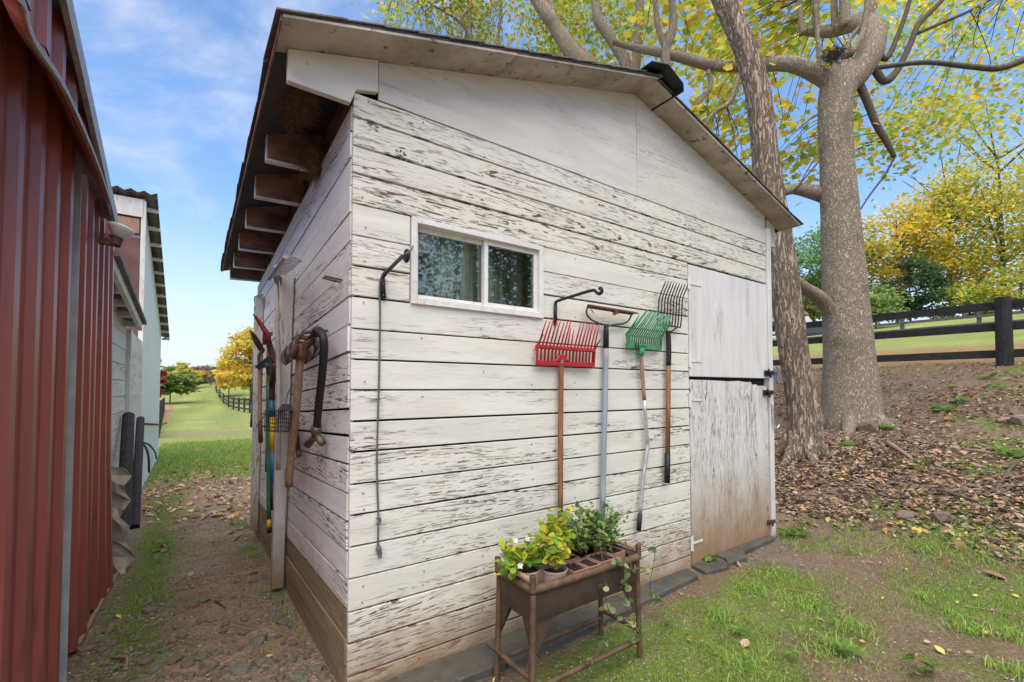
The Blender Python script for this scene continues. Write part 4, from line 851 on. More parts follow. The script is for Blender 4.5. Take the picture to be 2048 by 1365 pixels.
# ------------------------------------------------------------------ leaf geometry
def leaf_mesh(name, C, size, colr, mat, parent=None, droop=0., flat=.6, shape='leaf', kind=None, origin=None, seed=0, narrow=1., dirs=None):
    rg = np.random.default_rng(seed); C = np.asarray(C, float); N = len(C); size = np.broadcast_to(np.asarray(size, float), (N,)); 
    if shape == 'round': loc = np.array([(0, -.5, 0), (.36, -.3, .05), (.46, .08, .07), (.27, .42, .03), (0, .52, -.03), (-.27, .42, .03), (-.46, .08, .07), (-.36, -.3, .05)]); faces = [(0, 1, 2, 3), (0, 3, 4), (0, 4, 5), (0, 5, 6, 7)]
    elif shape == 'maple': loc = np.array([(0, -.5, 0), (.26, -.34, .04), (.52, -.08, .10), (.27, .06, .03), (.30, .40, .07), (.10, .27, 0), (0, .58, -.05), (-.10, .27, 0), (-.30, .40, .07), (-.27, .06, .03), (-.52, -.08, .10), (-.26, -.34, .04)]); faces = [(0, 1, 2, 3), (0, 3, 4, 5), (0, 5, 6, 7), (0, 7, 8, 9), (0, 9, 10, 11)]
    else: loc = np.array([(0, -.5, 0), (.30, -.12, .07), (.24, .24, .05), (0, .58, -.04), (-.24, .24, .05), (-.30, -.12, .07)]); faces = [(0, 1, 2, 3), (0, 3, 4, 5)]
    loc = loc * np.array([narrow, 1, 1])
    nrm = rg.normal(size=(N, 3)); nrm[:, 2] = np.abs(nrm[:, 2]) + flat * 2.; nrm /= np.linalg.norm(nrm, axis=1)[:, None]
    a = rg.uniform(0, 2 * np.pi, N); t = np.stack([np.cos(a), np.sin(a), np.full(N, -droop)], -1) if dirs is None else np.asarray(dirs, float)
    t = t - nrm * (t * nrm).sum(1)[:, None]; t /= np.linalg.norm(t, axis=1)[:, None] + 1e-9; b = np.cross(t, nrm)
    curl = rg.uniform(.4, 1.8, N)
    V = C[:, None, :] + size[:, None, None] * (b[:, None, :] * loc[None, :, 0:1] + t[:, None, :] * loc[None, :, 1:2] + nrm[:, None, :] * loc[None, :, 2:3] * curl[:, None, None])
    k = len(loc); V = V.reshape(-1, 3)
    org = Vector(origin) if origin is not None else (ORG.get(parent.name, Vector()) if parent else Vector()); V = V - np.array(org)
    fl = []; tot = []
    for f in faces: tot.append(len(f))
    base = (np.arange(N) * k)[:, None]; li = np.concatenate([base + np.array(f)[None] for f in faces], 1).ravel()
    lt_ = np.tile(np.array(tot), N); ls_ = np.concatenate([[0], np.cumsum(lt_)[:-1]])
    me = bpy.data.meshes.new(name); me.vertices.add(len(V)); me.vertices.foreach_set('co', V.ravel()); me.loops.add(len(li)); me.loops.foreach_set('vertex_index', li.astype(np.int32))
    me.polygons.add(len(lt_)); me.polygons.foreach_set('loop_start', ls_.astype(np.int32)); me.polygons.foreach_set('loop_total', lt_.astype(np.int32)); me.update()
    cc = np.repeat(np.clip(colr, 0, 1), k, 0); ca = me.color_attributes.new('Col', 'FLOAT_COLOR', 'POINT'); ca.data.foreach_set('color', np.concatenate([cc, np.ones((len(cc), 1))], 1).ravel().astype(np.float32))
    me.materials.append(mat); o = bpy.data.objects.new(name, me); link(o); o.parent = parent
    o.location = (org - ORG.get(parent.name, Vector())) if parent else org
    ORG[o.name] = org
    if kind: o['kind'] = kind
    return o
def pal(N, cols, wts, seed=0, var=.25):
    rg = np.random.default_rng(seed); c = np.array(cols)[rg.choice(len(cols), N, p=np.array(wts) / sum(wts))]
    return c * (1 + rg.uniform(-var, var, (N, 1)))
LITTER = [(.27, .175, .115), (.43, .32, .225), (.55, .29, .12), (.43, .31, .245), (.60, .46, .17), (.12, .085, .065), (.34, .18, .115), (.24, .18, .14)]
LW_ = [6, 5, 1.5, 4, .9, 4, 1.0, 6]

# ------------------------------------------------------------------ wicker planter stand
m, t, p, out = nm('brown_wicker'); B = NB(t); tcn = B.n('TexCoord'); s = B.n('SeparateXYZ'); t.links.new(tcn.outputs['Object'], s.inputs[0])
hv = B.m('ADD', s.outputs[0], s.outputs[1]); ph = B.m('MULTIPLY', hv, 520.); rowp = B.m('MULTIPLY', s.outputs[2], 760.)
w1_ = B.m('SINE', B.m('ADD', ph, B.m('MULTIPLY', B.m('FLOOR', B.m('DIVIDE', rowp, math.pi)), math.pi))); w2_ = B.m('ABSOLUTE', B.m('SINE', rowp)); wv = B.m('MULTIPLY', B.m('MULTIPLY_ADD', w1_, .5, .5), w2_)
big = B.noise(tcn.outputs['Object'], 16., 4); colr = B.mixc(B.mr(wv, .05, .6), (.028, .017, .010), B.mixc(B.mr(big, .4, .65), (.15, .088, .046), (.085, .052, .031)))
t.links.new(colr, p.inputs['Base Color']); p.inputs['Roughness'].default_value = .6; t.links.new(B.bump(wv, .9, .004), p.inputs['Normal']); M['wicker'] = m
M['cane'] = mat_noise('wrapped_cane', (.155, .092, .052), (.085, .054, .033), 18., .6, .3)
M['pinkpot'] = mat_noise('dusty_pink_plastic', (.42, .30, .265), (.34, .24, .21), 9., .6, .05); M['terra'] = mat_noise('terracotta_plastic', (.36, .20, .14), (.29, .16, .115), 9., .55, .05)
M['soil'] = mat_noise('potting_soil', (.018, .013, .010), (.045, .032, .024), 60., .95, .8, c3=(.12, .10, .08))
PX0, PX1, PY0, PY1, PZ = .545, 1.185, -.520, -.260, .470
ps = thing('wicker_planter', 'brown woven wicker planter stand in front of the shed wall', 'planter', ((PX0 + PX1) / 2, (PY0 + PY1) / 2, 0))
def wrapped(pts, r, name='cane', ridge=.10, step=.0075, n=9):
    P_ = [Vector(q) for q in pts]; L_ = [0]
    for i in range(1, len(P_)): L_.append(L_[-1] + (P_[i] - P_[i - 1]).length)
    cnt = max(int(L_[-1] / step * 2), 4); out_ = []; rr = []
    for j in range(cnt + 1):
        d = L_[-1] * j / cnt; i = max(k_ for k_ in range(len(L_)) if L_[k_] <= d + 1e-9); i = min(i, len(P_) - 2)
        out_.append(P_[i].lerp(P_[i + 1], (d - L_[i]) / max(L_[i + 1] - L_[i], 1e-9))); rr.append(r * (1 + (ridge if j % 2 else -ridge)))
    return MB().tube(out_, rr, n).build(name, M['cane'], ps, smooth=True)
def rrect(x0, x1, y0, y1, z_, r=.035, k=4):
    q = []
    for cx, cy, a0 in ((x1 - r, y1 - r, 0), (x0 + r, y1 - r, 90), (x0 + r, y0 + r, 180), (x1 - r, y0 + r, 270)):
        for i in range(k + 1): a = R_(a0 + 90 * i / k); q.append(Vector((cx + r * math.cos(a), cy + r * math.sin(a), z_)))
    return q
rp = rrect(PX0, PX1, PY0, PY1, PZ); wrapped(rp + [rp[0]], .0165, 'rim')
# woven body panels
def loop_shell(levels, name, mat):
    rings = [rrect(x0, x1, y0, y1, z_) for (x0, x1, y0, y1, z_) in levels]; n = len(rings[0]); vs = [q for r_ in rings for q in r_]
    return MB().add(vs, [(i * n + k_, i * n + (k_ + 1) % n, (i + 1) * n + (k_ + 1) % n, (i + 1) * n + k_) for i in range(len(rings) - 1) for k_ in range(n)]).build(name, mat, ps, smooth=True)
loop_shell([(PX0 - .002, PX1 + .002, PY0 - .002, PY1 + .002, PZ), (PX0, PX1, PY0, PY1, PZ - .05), (PX0 + .004, PX1 - .004, PY0 + .004, PY1 - .004, PZ - .125), (PX0 + .012, PX1 - .012, PY0 + .012, PY1 - .012, PZ - .135)], 'woven_body', M['wicker'])
MB().bb((PX0 + .015, PY0 + .015, PZ - .134), (PX1 - .015, PY1 - .015, PZ - .125)).build('tray_floor', M['wicker'], ps)
MB().bb((PX0 + .02, PY0 + .02, PZ - .05), (PX1 - .02, PY1 - .02, PZ - .045)).build('tray_liner', M['pinkpot'], ps)
for (x, y, dx, dy) in ((PX0 + .01, PY0 + .01, 1, 1), (PX1 - .01, PY0 + .01, -1, 1), (PX0 + .01, PY1 - .01, 1, -1), (PX1 - .01, PY1 - .01, -1, -1)):
    fx, fy = x - dx * .012, y - dy * .004; gz_ = Hf(fx, fy)
    wrapped([(x, y, PZ - .02), (x - dx * .004, y, .25), (fx, fy, gz_ - .01)], .0125, 'leg')
    z_ = PZ - .128; MB().add([(x, y, z_), (x + dx * .105, y, z_), (x + dx * .012, y, .20), (x, y, .17), (x, y + dy * .075, z_), (x, y + dy * .01, .20)], [(0, 1, 2, 3), (0, 4, 5, 3), (1, 4, 5, 2)]).build('woven_bracket', M['wicker'], ps)
for y in (PY0 + .006, PY1 - .006): wrapped([(PX0 - .0, y, .085), (PX1, y, .085)], .011, 'stretcher')
for x in (PX0 - .0, PX1): wrapped([(x, PY0 + .01, .125), (x, PY1 - .01, .125)], .011, 'stretcher')
for x, sx_ in ((PX0 + .005, 1), (PX1 - .005, -1)):
    for y in (PY0 + .005, PY1 - .005): wrapped([(x, y, PZ - .01), (x, y, PZ + .055)], .013, 'handle_post')
    MB().tube([(x, PY0 + .005, PZ + .035), (x, PY1 - .005, PZ + .035)], .0105, 9).build('hand_rail', M['paleh'], ps, smooth=True)
# pots
def round_pot(x, y, r, lab):
    o = thing('plant_pot', lab, 'pot', (x, y, PZ - .044)); n = 24; prof = [(r * .80, -.042), (r * .95, .02), (r, .022), (r * 1.02, .030), (r * .95, .031), (r * .93, .01)]
    vs = [(x + q * math.cos(2 * math.pi * k_ / n), y + q * math.sin(2 * math.pi * k_ / n), PZ + h_) for q, h_ in prof for k_ in range(n)]
    MB().add(vs, [(i * n + k_, i * n + (k_ + 1) % n, (i + 1) * n + (k_ + 1) % n, (i + 1) * n + k_) for i in range(len(prof) - 1) for k_ in range(n)]).build('pot_wall', M['pinkpot'], o, smooth=False)
    vs = [(x, y, PZ + .022)] + [(x + r * .94 * math.cos(2 * math.pi * k_ / n), y + r * .94 * math.sin(2 * math.pi * k_ / n), PZ + .014 + random.uniform(-.004, .008)) for k_ in range(n)]
    MB().add(vs, [(0, 1 + k_, 1 + (k_ + 1) % n) for k_ in range(n)]).build('soil', M['soil'], o); return o
round_pot(.618, -.385, .060, 'dusty pink round pot at the left end of the planter'); round_pot(.712, -.455, .055, 'dusty pink round pot second along the planter')
def sq_pot(x0, x1, y0, y1, lab):
    o = thing('plant_tray', lab, 'pot', ((x0 + x1) / 2, (y0 + y1) / 2, PZ - .044)); b = MB(); t_ = .006; z0, z1 = PZ - .043, PZ + .012
    for a_, b_ in (((x0, y0, z0), (x1, y0 + t_, z1)), ((x0, y1 - t_, z0), (x1, y1, z1)), ((x0, y0 + t_ + .0002, z0), (x0 + t_, y1 - t_ - .0002, z1)), ((x1 - t_, y0 + t_ + .0002, z0), (x1, y1 - t_ - .0002, z1))): b.bb(a_, b_)
    b.build('tray_wall', M['terra'], o, bevel=.0015); vs = []; n = 8
    for i in range(n + 1):
        for j in range(n + 1): vs.append((x0 + t_ + (x1 - x0 - 2 * t_) * i / n, y0 + t_ + (y1 - y0 - 2 * t_) * j / n, PZ + .002 + random.uniform(-.006, .010)))
    MB().add(vs, [(i * (n + 1) + j, i * (n + 1) + j + 1, (i + 1) * (n + 1) + j + 1, (i + 1) * (n + 1) + j) for i in range(n) for j in range(n)]).build('soil', M['soil'], o); return o
sq_pot(.785, .868, -.500, -.405, 'small square terracotta tray next to the round pots'); sq_pot(.874, .945, -.500, -.405, 'small square terracotta tray in mid planter'); sq_pot(.955, 1.065, -.490, -.385, 'terracotta tray under the trailing vines'); sq_pot(1.072, 1.165, -.450, -.330, 'terracotta tray at the right end of the planter'); sq_pot(.80, .93, -.385, -.29, 'terracotta tray at the back of the planter')
# plants
M['stem'] = plain('green_stem', (.30, .33, .06), .5); M['pstem'] = plain('purple_stem', (.12, .055, .045), .55)
def plant(name, lab, base, targets, stemmat, cols, wts, lsize, nleaf, spread, seed, shape='round', r=.0030):
    o = thing(name, lab, 'plant', base); base = Vector(base); pts = []; rg = random.Random(seed); st = MB()
    for tg in targets:
        tg = Vector(tg); b0 = base + Vector((rg.uniform(-.02, .02), rg.uniform(-.02, .02), 0)); mid = b0.lerp(tg, .5) + Vector((rg.uniform(-.015, .015), rg.uniform(-.015, .015), .02)); path = smooth_path([b0, mid, tg], 4); st.tube(path, lerp_r([r, r * .5], len(path)), 6)
        for k_ in range(nleaf):
            q = path[int(len(path) * rg.uniform(.35, .999))]; e = q + Vector((rg.gauss(0, spread), rg.gauss(0, spread), rg.gauss(.006, spread * .75)))
            st.tube([q, e], r * .3, 4); pts.append(e)
    st.build('stems', stemmat, o, smooth=True)
    N = len(pts); rg2 = np.random.default_rng(seed)
    lf = leaf_mesh('foliage', pts, rg2.uniform(.75, 1.25, N) * lsize, pal(N, cols, wts, seed), M['leaf'], o, .15, .45, shape, 'stuff', seed=seed); return o, pts
YG = [(.40, .52, .06), (.56, .58, .07), (.24, .44, .06), (.76, .62, .07), (.16, .33, .05)]
def fan(cx, cy, z0, z1, wx, wy, n, seed):
    rg = random.Random(seed); return [(cx + rg.uniform(-wx, wx), cy + rg.uniform(-wy, wy), rg.uniform(z0, z1)) for _ in range(n)]
plant('impatiens_plant', 'leggy yellow-green plant with white flowers in the left pot', (.618, -.385, PZ + .03), fan(.585, -.40, PZ + .07, PZ + .155, .085, .05, 13, 1) + [(.475, -.40, PZ + .055), (.50, -.44, PZ + .045)], M['stem'], YG, [5, 4, 4, 1, 2], .034, 12, .018, 1)
plant('impatiens_plant', 'bright lime plant with yellowing leaves in the second round pot', (.712, -.455, PZ + .03), fan(.715, -.45, PZ + .08, PZ + .175, .065, .045, 16, 2), M['stem'], YG, [4, 6, 2, 3, 1], .034, 13, .019, 2)
plant('impatiens_plant', 'yellowing bushy plant behind the square trays in mid planter', (.80, -.40, PZ + .03), fan(.80, -.38, PZ + .10, PZ + .215, .07, .05, 18, 3), M['stem'], YG, [4, 6, 3, 4, 1], .033, 13, .020, 3)
GD = [(.16, .31, .08), (.24, .40, .10), (.32, .46, .13), (.46, .52, .16), (.10, .21, .06)]
plant('trailing_plant', 'dense dark-stemmed green plant filling the middle of the planter', (.95, -.36, PZ + .02), fan(.95, -.37, PZ + .05, PZ + .225, .115, .075, 34, 4), M['pstem'], GD, [4, 4, 3, 1, 3], .023, 15, .020, 4, r=.0024)
plant('trailing_plant', 'dark-stemmed green plant at the right end of the planter', (1.09, -.36, PZ + .02), fan(1.085, -.37, PZ + .05, PZ + .20, .095, .075, 34, 5), M['pstem'], GD, [4, 4, 3, 1, 3], .022, 15, .020, 5, r=.0024)
fw = []
for i, q in enumerate([(.545, -.40, PZ + .165), (.60, -.41, PZ + .165), (.525, -.46, PZ + .085)]):
    f = MB(); q = Vector(q)
    for k_ in range(5):
        a = 2 * math.pi * k_ / 5; d = Vector((math.cos(a), math.sin(a) * .5 - .4, math.sin(a) * .8)); s_ = d.cross(Vector((.2, -.9, .4))).normalized(); f.add([q, q + d * .009 + s_ * .0055, q + d * .014, q + d * .009 - s_ * .0055], [(0, 1, 2, 3)])
    o_ = f.build('flower', M['vinyl']); tag(o_, ['white flower topmost on the leggy left plant', 'white flower beside the bright lime plant', 'white flower hanging low at the far left of planter'][i], 'flower', 'white flowers on the planter')
VAR = [(.20, .33, .09), (.42, .50, .24), (.14, .26, .07), (.50, .50, .20)]
def vine(lab, pts, n, seed):
    o = thing('trailing_vine', lab, 'vine', tuple(pts[0])); path = smooth_path(pts, 6); MB().tube(path, .0018, 5).build('stem', M['pstem'], o, smooth=True); rg = random.Random(seed); lp = []
    for i in range(n):
        t_ = .3 + .7 * (i // 5 + 1) / (n / 5); q = path[min(int(len(path) * t_), len(path) - 1)]; lp.append(q + Vector((rg.gauss(0, .016), rg.gauss(0, .012), rg.gauss(0, .012))))
    leaf_mesh('foliage', lp, np.random.default_rng(seed).uniform(.8, 1.3, len(lp)) * .026, pal(len(lp), VAR, [3, 3, 2, 1], seed, .15), M['leaf'], o, .6, .1, 'round', 'stuff', seed=seed)
def yv(u, v, y): return ay_(u, v, y)
vine('variegated vine hanging longest down the planter front to the stretcher', [yv(1195, 1055, -.42), yv(1205, 1120, -.545), yv(1212, 1200, -.55), yv(1222, 1260, -.55), yv(1180, 1330, -.55)], 26, 11)
vine('variegated vine hanging at the right front corner of the planter', [yv(1250, 1080, -.44), yv(1262, 1130, -.545), yv(1250, 1180, -.55), yv(1255, 1230, -.55), yv(1272, 1275, -.55)], 32, 12)
vine('variegated vine reaching out to the right past the handrail', [yv(1270, 1080, -.38), yv(1290, 1095, -.36), yv(1310, 1105, -.34), yv(1300, 1180, -.33), yv(1322, 1205, -.34)], 22, 13)
vine('short variegated vine spilling over the rim in mid front', [yv(1210, 1070, -.45), yv(1225, 1105, -.545), yv(1250, 1140, -.56), yv(1280, 1135, -.55)], 18, 14)
for i, (a, b) in enumerate(((650, 500), (880, 515))):
    q = z7(a, b, YT - .04); tag(leaf_mesh('dead_leaf', [q], .045, np.array([(.17, .085, .05)]), M['litter'], None, .8, .0, 'maple', seed=50 + i, origin=q), ['brown dead leaf snagged at the left of the rake bar', 'brown dead leaf snagged mid rake bar'][i], 'leaf', 'dead leaves caught on the rake')
# ------------------------------------------------------------------ near trees
def limb(o, pts, radii, mat, name='limb', n=10, k=4, rough=.0):
    path = smooth_path(pts, k); rr = lerp_r(radii, len(path)); mb = MB(); mb.tube(path, rr, n)
    if rough:
        Vv = np.array([tuple(q) for q in mb.v]); Cc = np.repeat(np.array([tuple(q) for q in path]), n, 0)[:len(Vv)]; Dd = Vv - Cc; aa = np.arctan2(Dd[:, 1], Dd[:, 0]); ww = aa + .35 * (fbm(Cc[:, 2] * 1.5, aa * 1.2 + 9, 4) - .5); ff = 1 + rough * ((fbm(aa * 2.2 + 20, Cc[:, 2] * 1.1, 8) - .5) * 1.4 + 1.5 * (np.abs(fbm(ww * 7 + 40, Cc[:, 2] * 2.4, 12, 3) - .5) * 2 - .25)); vs = (Cc + Dd * ff[:, None]).tolist()
        mb.v = vs
    b = mb.build(name, mat, o, smooth=True); return path
def px(d, *uv): return [ad_(u, v, d + (dd[0] if dd else 0)) for u, v, *dd in uv]
TREE1_D, TREE2_D = 5.8, 7.0
p1_ = ad_(1605, 905, TREE1_D); t1 = thing('leaning_tree', 'leaning tree with deeply furrowed bark just right of the shed', 'tree', (p1_.x, p1_.y, Hf(p1_.x, p1_.y)))
base = Vector((p1_.x, p1_.y, Hf(p1_.x, p1_.y) - .12))
trunk1 = [base] + px(TREE1_D, (1609, 862), (1604, 800), (1587, 705), (1571, 588), (1555, 470), (1535, 350), (1518, 200), (1490, 99), (1448, 0), (1400, -120), (1340, -300), (1310, -420))
limb(t1, trunk1, [.25, .195, .170, .168, .168, .16, .152, .146, .134, .132, .11, .08, .04], M['bark1'], 'trunk', 120, 14, .085)
for a in range(7):
    an = a * .9 + .3; d = Vector((math.cos(an), math.sin(an), 0)); limb(t1, [base + Vector((0, 0, .35)) + d * .14, base + d * .23 + Vector((0, 0, .15)), base + d * .44 + Vector((0, 0, Hf(base.x + d.x * .5, base.y + d.y * .5) - base.z - .05))], [.075, .07, .035], M['bark1'], 'root', 9, 4)
limb(t1, px(TREE1_D, (1500, 130), (1515, 85), (1522, 60)), [.07, .04, .005], M['bark1'], 'broken_stub', 8)
limb(t1, px(TREE1_D, (1585, 560), (1612, 578, .6), (1642, 600, 1.1), (1676, 640, 1.25)), [.075, .08, .11, .16], M['bark2'], 'limb', 10)
p2_ = ad_(1706, 852, TREE2_D); base2 = Vector((p2_.x, p2_.y, Hf(p2_.x, p2_.y) - .12))
t2 = thing('pollarded_tree', 'thick pale-barked tree with pollarded crown beside the fence', 'tree', (p2_.x, p2_.y, base2.z + .12))
limb(t2, [base2] + px(TREE2_D, (1702, 825), (1698, 720), (1690, 600), (1683, 480), (1674, 330), (1670, 230), (1676, 178), (1690, 140)), [.46, .395, .335, .30, .268, .228, .228, .25, .21], M['bark2'], 'trunk', 80, 12, .016)
for a in range(6):
    an = a * 1.05 + .2; d = Vector((math.cos(an), math.sin(an), 0)); limb(t2, [base2 + Vector((0, 0, .40)) + d * .22, base2 + d * .40 + Vector((0, 0, .18)), base2 + d * .70 + Vector((0, 0, Hf(base2.x + d.x * .7, base2.y + d.y * .7) - base2.z - .06))], [.13, .11, .04], M['bark2'], 'root', 8, 3)
D2 = TREE2_D
limbs2 = [limb(t2, px(D2, (1678, 180), (1715, 145), (1742, 100), (1744, 58, .2), (1715, 45, .5), (1665, 62, .9), (1612, 62, 1.1)), [.20, .195, .185, .175, .14, .11, .08], M['bark2'], 'limb', 14),
    limb(t2, px(D2, (1680, 178), (1640, 152), (1580, 128), (1500, 132, .4), (1420, 130, .5), (1350, 112, .5), (1270, 96, .6), (1225, 84, .6)), [.15, .13, .115, .10, .09, .08, .06, .04], M['bark2'], 'limb', 12),
    limb(t2, px(D2, (1690, 404, .12), (1640, 388, .14), (1590, 378, .1), (1555, 384), (1500, 372), (1440, 380)), [.16, .12, .085, .075, .07, .05], M['bark2'], 'limb', 10),
    limb(t2, px(D2, (1715, 160), (1735, 205), (1752, 248), (1772, 282), (1789, 315)), [.06, .055, .05, .045, .03], M['twig'], 'limb', 8),
    limb(t2, px(D2, (1789, 315), (1770, 350), (1740, 390), (1722, 418)), [.018, .016, .014, .012], M['twig'], 'branch', 6),
    limb(t2, px(D2, (1740, 120), (1760, 155), (1775, 162), (1795, 140), (1820, 90), (1838, 48), (1880, 5), (1930, -60)), [.06, .055, .055, .05, .045, .04, .035, .02], M['twig'], 'limb', 8),
    limb(t2, px(D2, (1832, 68), (1880, 48), (1940, 22), (1990, -5), (2080, -50)), [.03, .026, .022, .018, .01], M['twig'], 'branch', 6),
    limb(t2, px(D2 - 1., (1760, 135), (1850, 125), (1935, 133), (1998, 137), (2048, 120), (2120, 95)), [.03, .03, .035, .04, .045, .05], M['twig'], 'limb', 7),
    limb(t2, px(D2, (1745, 90), (1772, 118), (1800, 60), (1820, 0), (1835, -60)), [.05, .045, .035, .03, .02], M['twig'], 'limb', 8)]
for (a_, b_, c_, r_) in (((1605, 70, 1), (1600, 20, 1), (1596, -60, 1), .05), ((1630, 62, 1), (1632, 0, 1), (1625, -90, 1), .06), ((1690, 55, .6), (1688, -10, .6), (1680, -100, .6), .085), ((1672, 62, .8), (1668, 0, .8), (1676, -80, .8), .06), ((1735, 45, .2), (1745, -10, .2), (1760, -90, .2), .06), ((1700, 110, -.2), (1728, 60, -.2), (1738, -40, -.2), .05), ((1640, 150), (1634, 60), (1622, -60), .035), ((1690, 120, -.1), (1695, 85, -.1), (1720, 55, -.1), .05)):
    limbs2.append(limb(t2, px(D2, a_, b_, c_), [r_, r_ * .9, r_ * .6], M['bark2'], 'shoot', 9))
for pts, r_ in (([(1479, 148, .4), (1459, 204, .4), (1428, 226, .4), (1398, 268, .4)], .045), ([(1416, 142, .5), (1421, 172, .5), (1400, 204, .5), (1380, 230, .5)], .045), ([(1335, 165, .5), (1331, 103, .5), (1346, 51, .5), (1340, -40, .5)], .085), ([(1331, 98, .5), (1314, 44, .5), (1309, -50, .5)], .055), ([(1590, 380), (1640, 320), (1690, 250)], .012), ([(1590, 385), (1640, 300), (1720, 190)], .010)):
    limbs2.append(limb(t2, px(D2, *pts), [r_, r_ * .9, r_ * .6], M['bark2'] if r_ > .02 else M['twig'], 'shoot', 8))
nest2 = ad_(1667, 112, D2 - .3)
tag(fluff(nest2, (.13, .13, .07), 500, None, L_=.18, th=.003).build('twig_clump', M['twig']), 'dark clump of dead twigs in the crotch of the pollarded tree', 'twigs', kind='stuff')
p3_ = ad_(1195, 778, 9.5); b3 = Vector((p3_.x, p3_.y, Hf(p3_.x, p3_.y)))
t3 = thing('shade_tree', 'tree behind the shed roof with green and yellow leaves', 'tree', tuple(b3))
limbs3 = [limb(t3, [b3 + Vector((0, 0, -.1)), b3 + Vector((0, 0, 2.5)), ad_(1195, 260, 9.5), ad_(1177, 143, 9.5), ad_(1150, 112, 9.5), ad_(1119, 68, 9.5), ad_(1105, 44, 9.5), ad_(1075, 0, 9.5), ad_(1040, -90, 9.5), ad_(1010, -250, 9.5)], [.34, .28, .24, .23, .19, .155, .15, .14, .12, .06], M['bark2'], 'trunk', 14),
    limb(t3, [ad_(1110, 60, 9.5), ad_(1100, 10, 9.6), ad_(1090, -60, 9.6)], [.10, .09, .06], M['bark2'], 'limb', 8),
    limb(t3, [ad_(1195, 260, 9.5), ad_(1256, 157, 9.3), ad_(1225, 82, 9.3), ad_(1198, 44, 9.3), ad_(1191, 0, 9.3), ad_(1180, -120, 9.3)], [.16, .12, .11, .10, .095, .06], M['bark2'], 'limb', 9),
    limb(t3, [ad_(1230, 240, 9.4), ad_(1266, 157, 9.2), ad_(1276, 68, 9.2), ad_(1281, -30, 9.2)], [.12, .10, .095, .08], M['bark2'], 'limb', 9),
    limb(t3, [ad_(1177, 200, 9.6), ad_(960, 110, 10.5), ad_(940, 40, 10.8), ad_(935, -60, 11)], [.08, .06, .05, .03], M['bark2'], 'limb', 7),
    limb(t3, [ad_(1150, 200, 9.6), ad_(1005, 110, 11), ad_(1002, 20, 11.2), ad_(1000, -80, 11.2)], [.06, .05, .04, .03], M['bark2'], 'limb', 7),
    limb(t3, [ad_(945, 110, 10.5), ad_(925, 50, 10.6), ad_(850, 0, 10.8), ad_(800, -50, 11)], [.03, .026, .02, .012], M['twig'], 'branch', 6)]
def crown(o, vols, limbs, seed, leafsize, cols, wts, trans=.4, clump=.30, name='crown', twigs=True, shape='leaf', flat=.6, maxtw=400, per=26):
    rg = np.random.default_rng(seed); P_ = []; tw = MB(); ends = [q for l in limbs for q in l[len(l) // 3:]]; nt_ = 0
    for (c, rad, ncl) in vols:
        c = np.array(c); k = 0
        while k < ncl:
            d = rg.normal(size=3); d = d / np.linalg.norm(d) * rg.uniform(.15, 1) ** (1 / 2.2); q = c + d * np.array(rad); k += 1
            m_ = int(per * rg.uniform(.5, 1.5)); pts = q + rg.normal(size=(m_, 3)) * np.array([clump, clump, clump * .55]); P_.append(pts)
            if twigs and nt_ < maxtw and ends:
                qv = Vector(q); e = min(ends, key=lambda z_: (z_ - qv).length_squared + random.random() * .3); mid = e.lerp(qv, .55) + Vector((0, 0, .12 * (e - qv).length)); pa_ = smooth_path([e, mid, qv, qv + Vector(rg.normal(size=3) * .25)], 3); tw.tube(pa_, lerp_r([.008, .003], len(pa_)), 4, cap=False); nt_ += 1
    P_ = np.concatenate(P_); N = len(P_)
    if nt_: tw.build('twigs', M['twig'], o)['kind'] = 'stuff'
    cl = pal(N, cols, wts, seed, .22); big = fbm(P_[:, 0] * .7 + P_[:, 2] * .5, P_[:, 1] * .7 + P_[:, 2] * .3, seed)[:, None]; cl = cl * (.75 + .5 * big)
    leaf_mesh(name, P_, rg.uniform(.7, 1.3, N) * leafsize, cl, M['leaf'], o, .5, flat, shape, 'stuff', seed=seed); return N
GY_ = [(.52, .60, .09), (.86, .72, .10), (.86, .55, .09), (.36, .52, .09), (.66, .36, .08)]
def v_(u, v, d, rad, n): return (tuple(ad_(u, v, d)), rad, n)
n_ = crown(t2, [v_(1470, 255, 8.5, (1.35, 1.0, 1.1), 36), v_(1600, 330, 8.6, (.95, .8, .6), 13), v_(1430, 60, 8.9, (2.0, 1.4, .9), 46), v_(1600, 40, 9.2, (1.9, 1.4, .9), 40), v_(1480, -300, 7.5, (2.6, 2.4, 1.3), 50), v_(1700, 240, 9., (.7, .6, .8), 8)], limbs2, 3, .135, GY_, [4, 5, 1.2, 3, .6], maxtw=130, shape='maple', per=24)
n2_ = crown(t2, [v_(1880, 120, 8.2, (2.0, 1.6, 1.1), 52), v_(2030, 180, 8.2, (1.6, 1.6, 1.0), 40), v_(1830, 280, 7.2, (.75, .7, .5), 20), v_(1960, -80, 8, (2.4, 2.2, 1.1), 60), v_(1900, 220, 8.6, (1.4, 1.2, .5), 15)], limbs2, 4, .088, GY_, [5, 4, 1, 3, .5], maxtw=26, flat=.35, name='outer_crown', per=34)
n3_ = crown(t3, [v_(880, 40, 12, (2.0, 2.0, 1.2), 85), v_(1040, 60, 11.5, (2.2, 2.0, 1.1), 90), v_(1200, 40, 10.8, (1.8, 1.6, 1.2), 70), v_(1060, -150, 11.5, (3.4, 3.0, 1.4), 90), v_(1240, 110, 10.6, (1.0, 1.2, .6), 26)], limbs3, 5, .10, [(.42, .52, .09), (.30, .46, .08), (.68, .62, .14), (.80, .60, .10), (.60, .34, .10)], [5, 4, 4, 2, .8], maxtw=80, per=44)
n4_ = crown(t1, [(tuple(Vector(trunk1[-1]) + Vector((0, 0, -.3))), (1.8, 1.8, 1.0), 50)], [trunk1[-4:]], 6, .10, GY_, [4, 4, 2, 2, 1], maxtw=40)

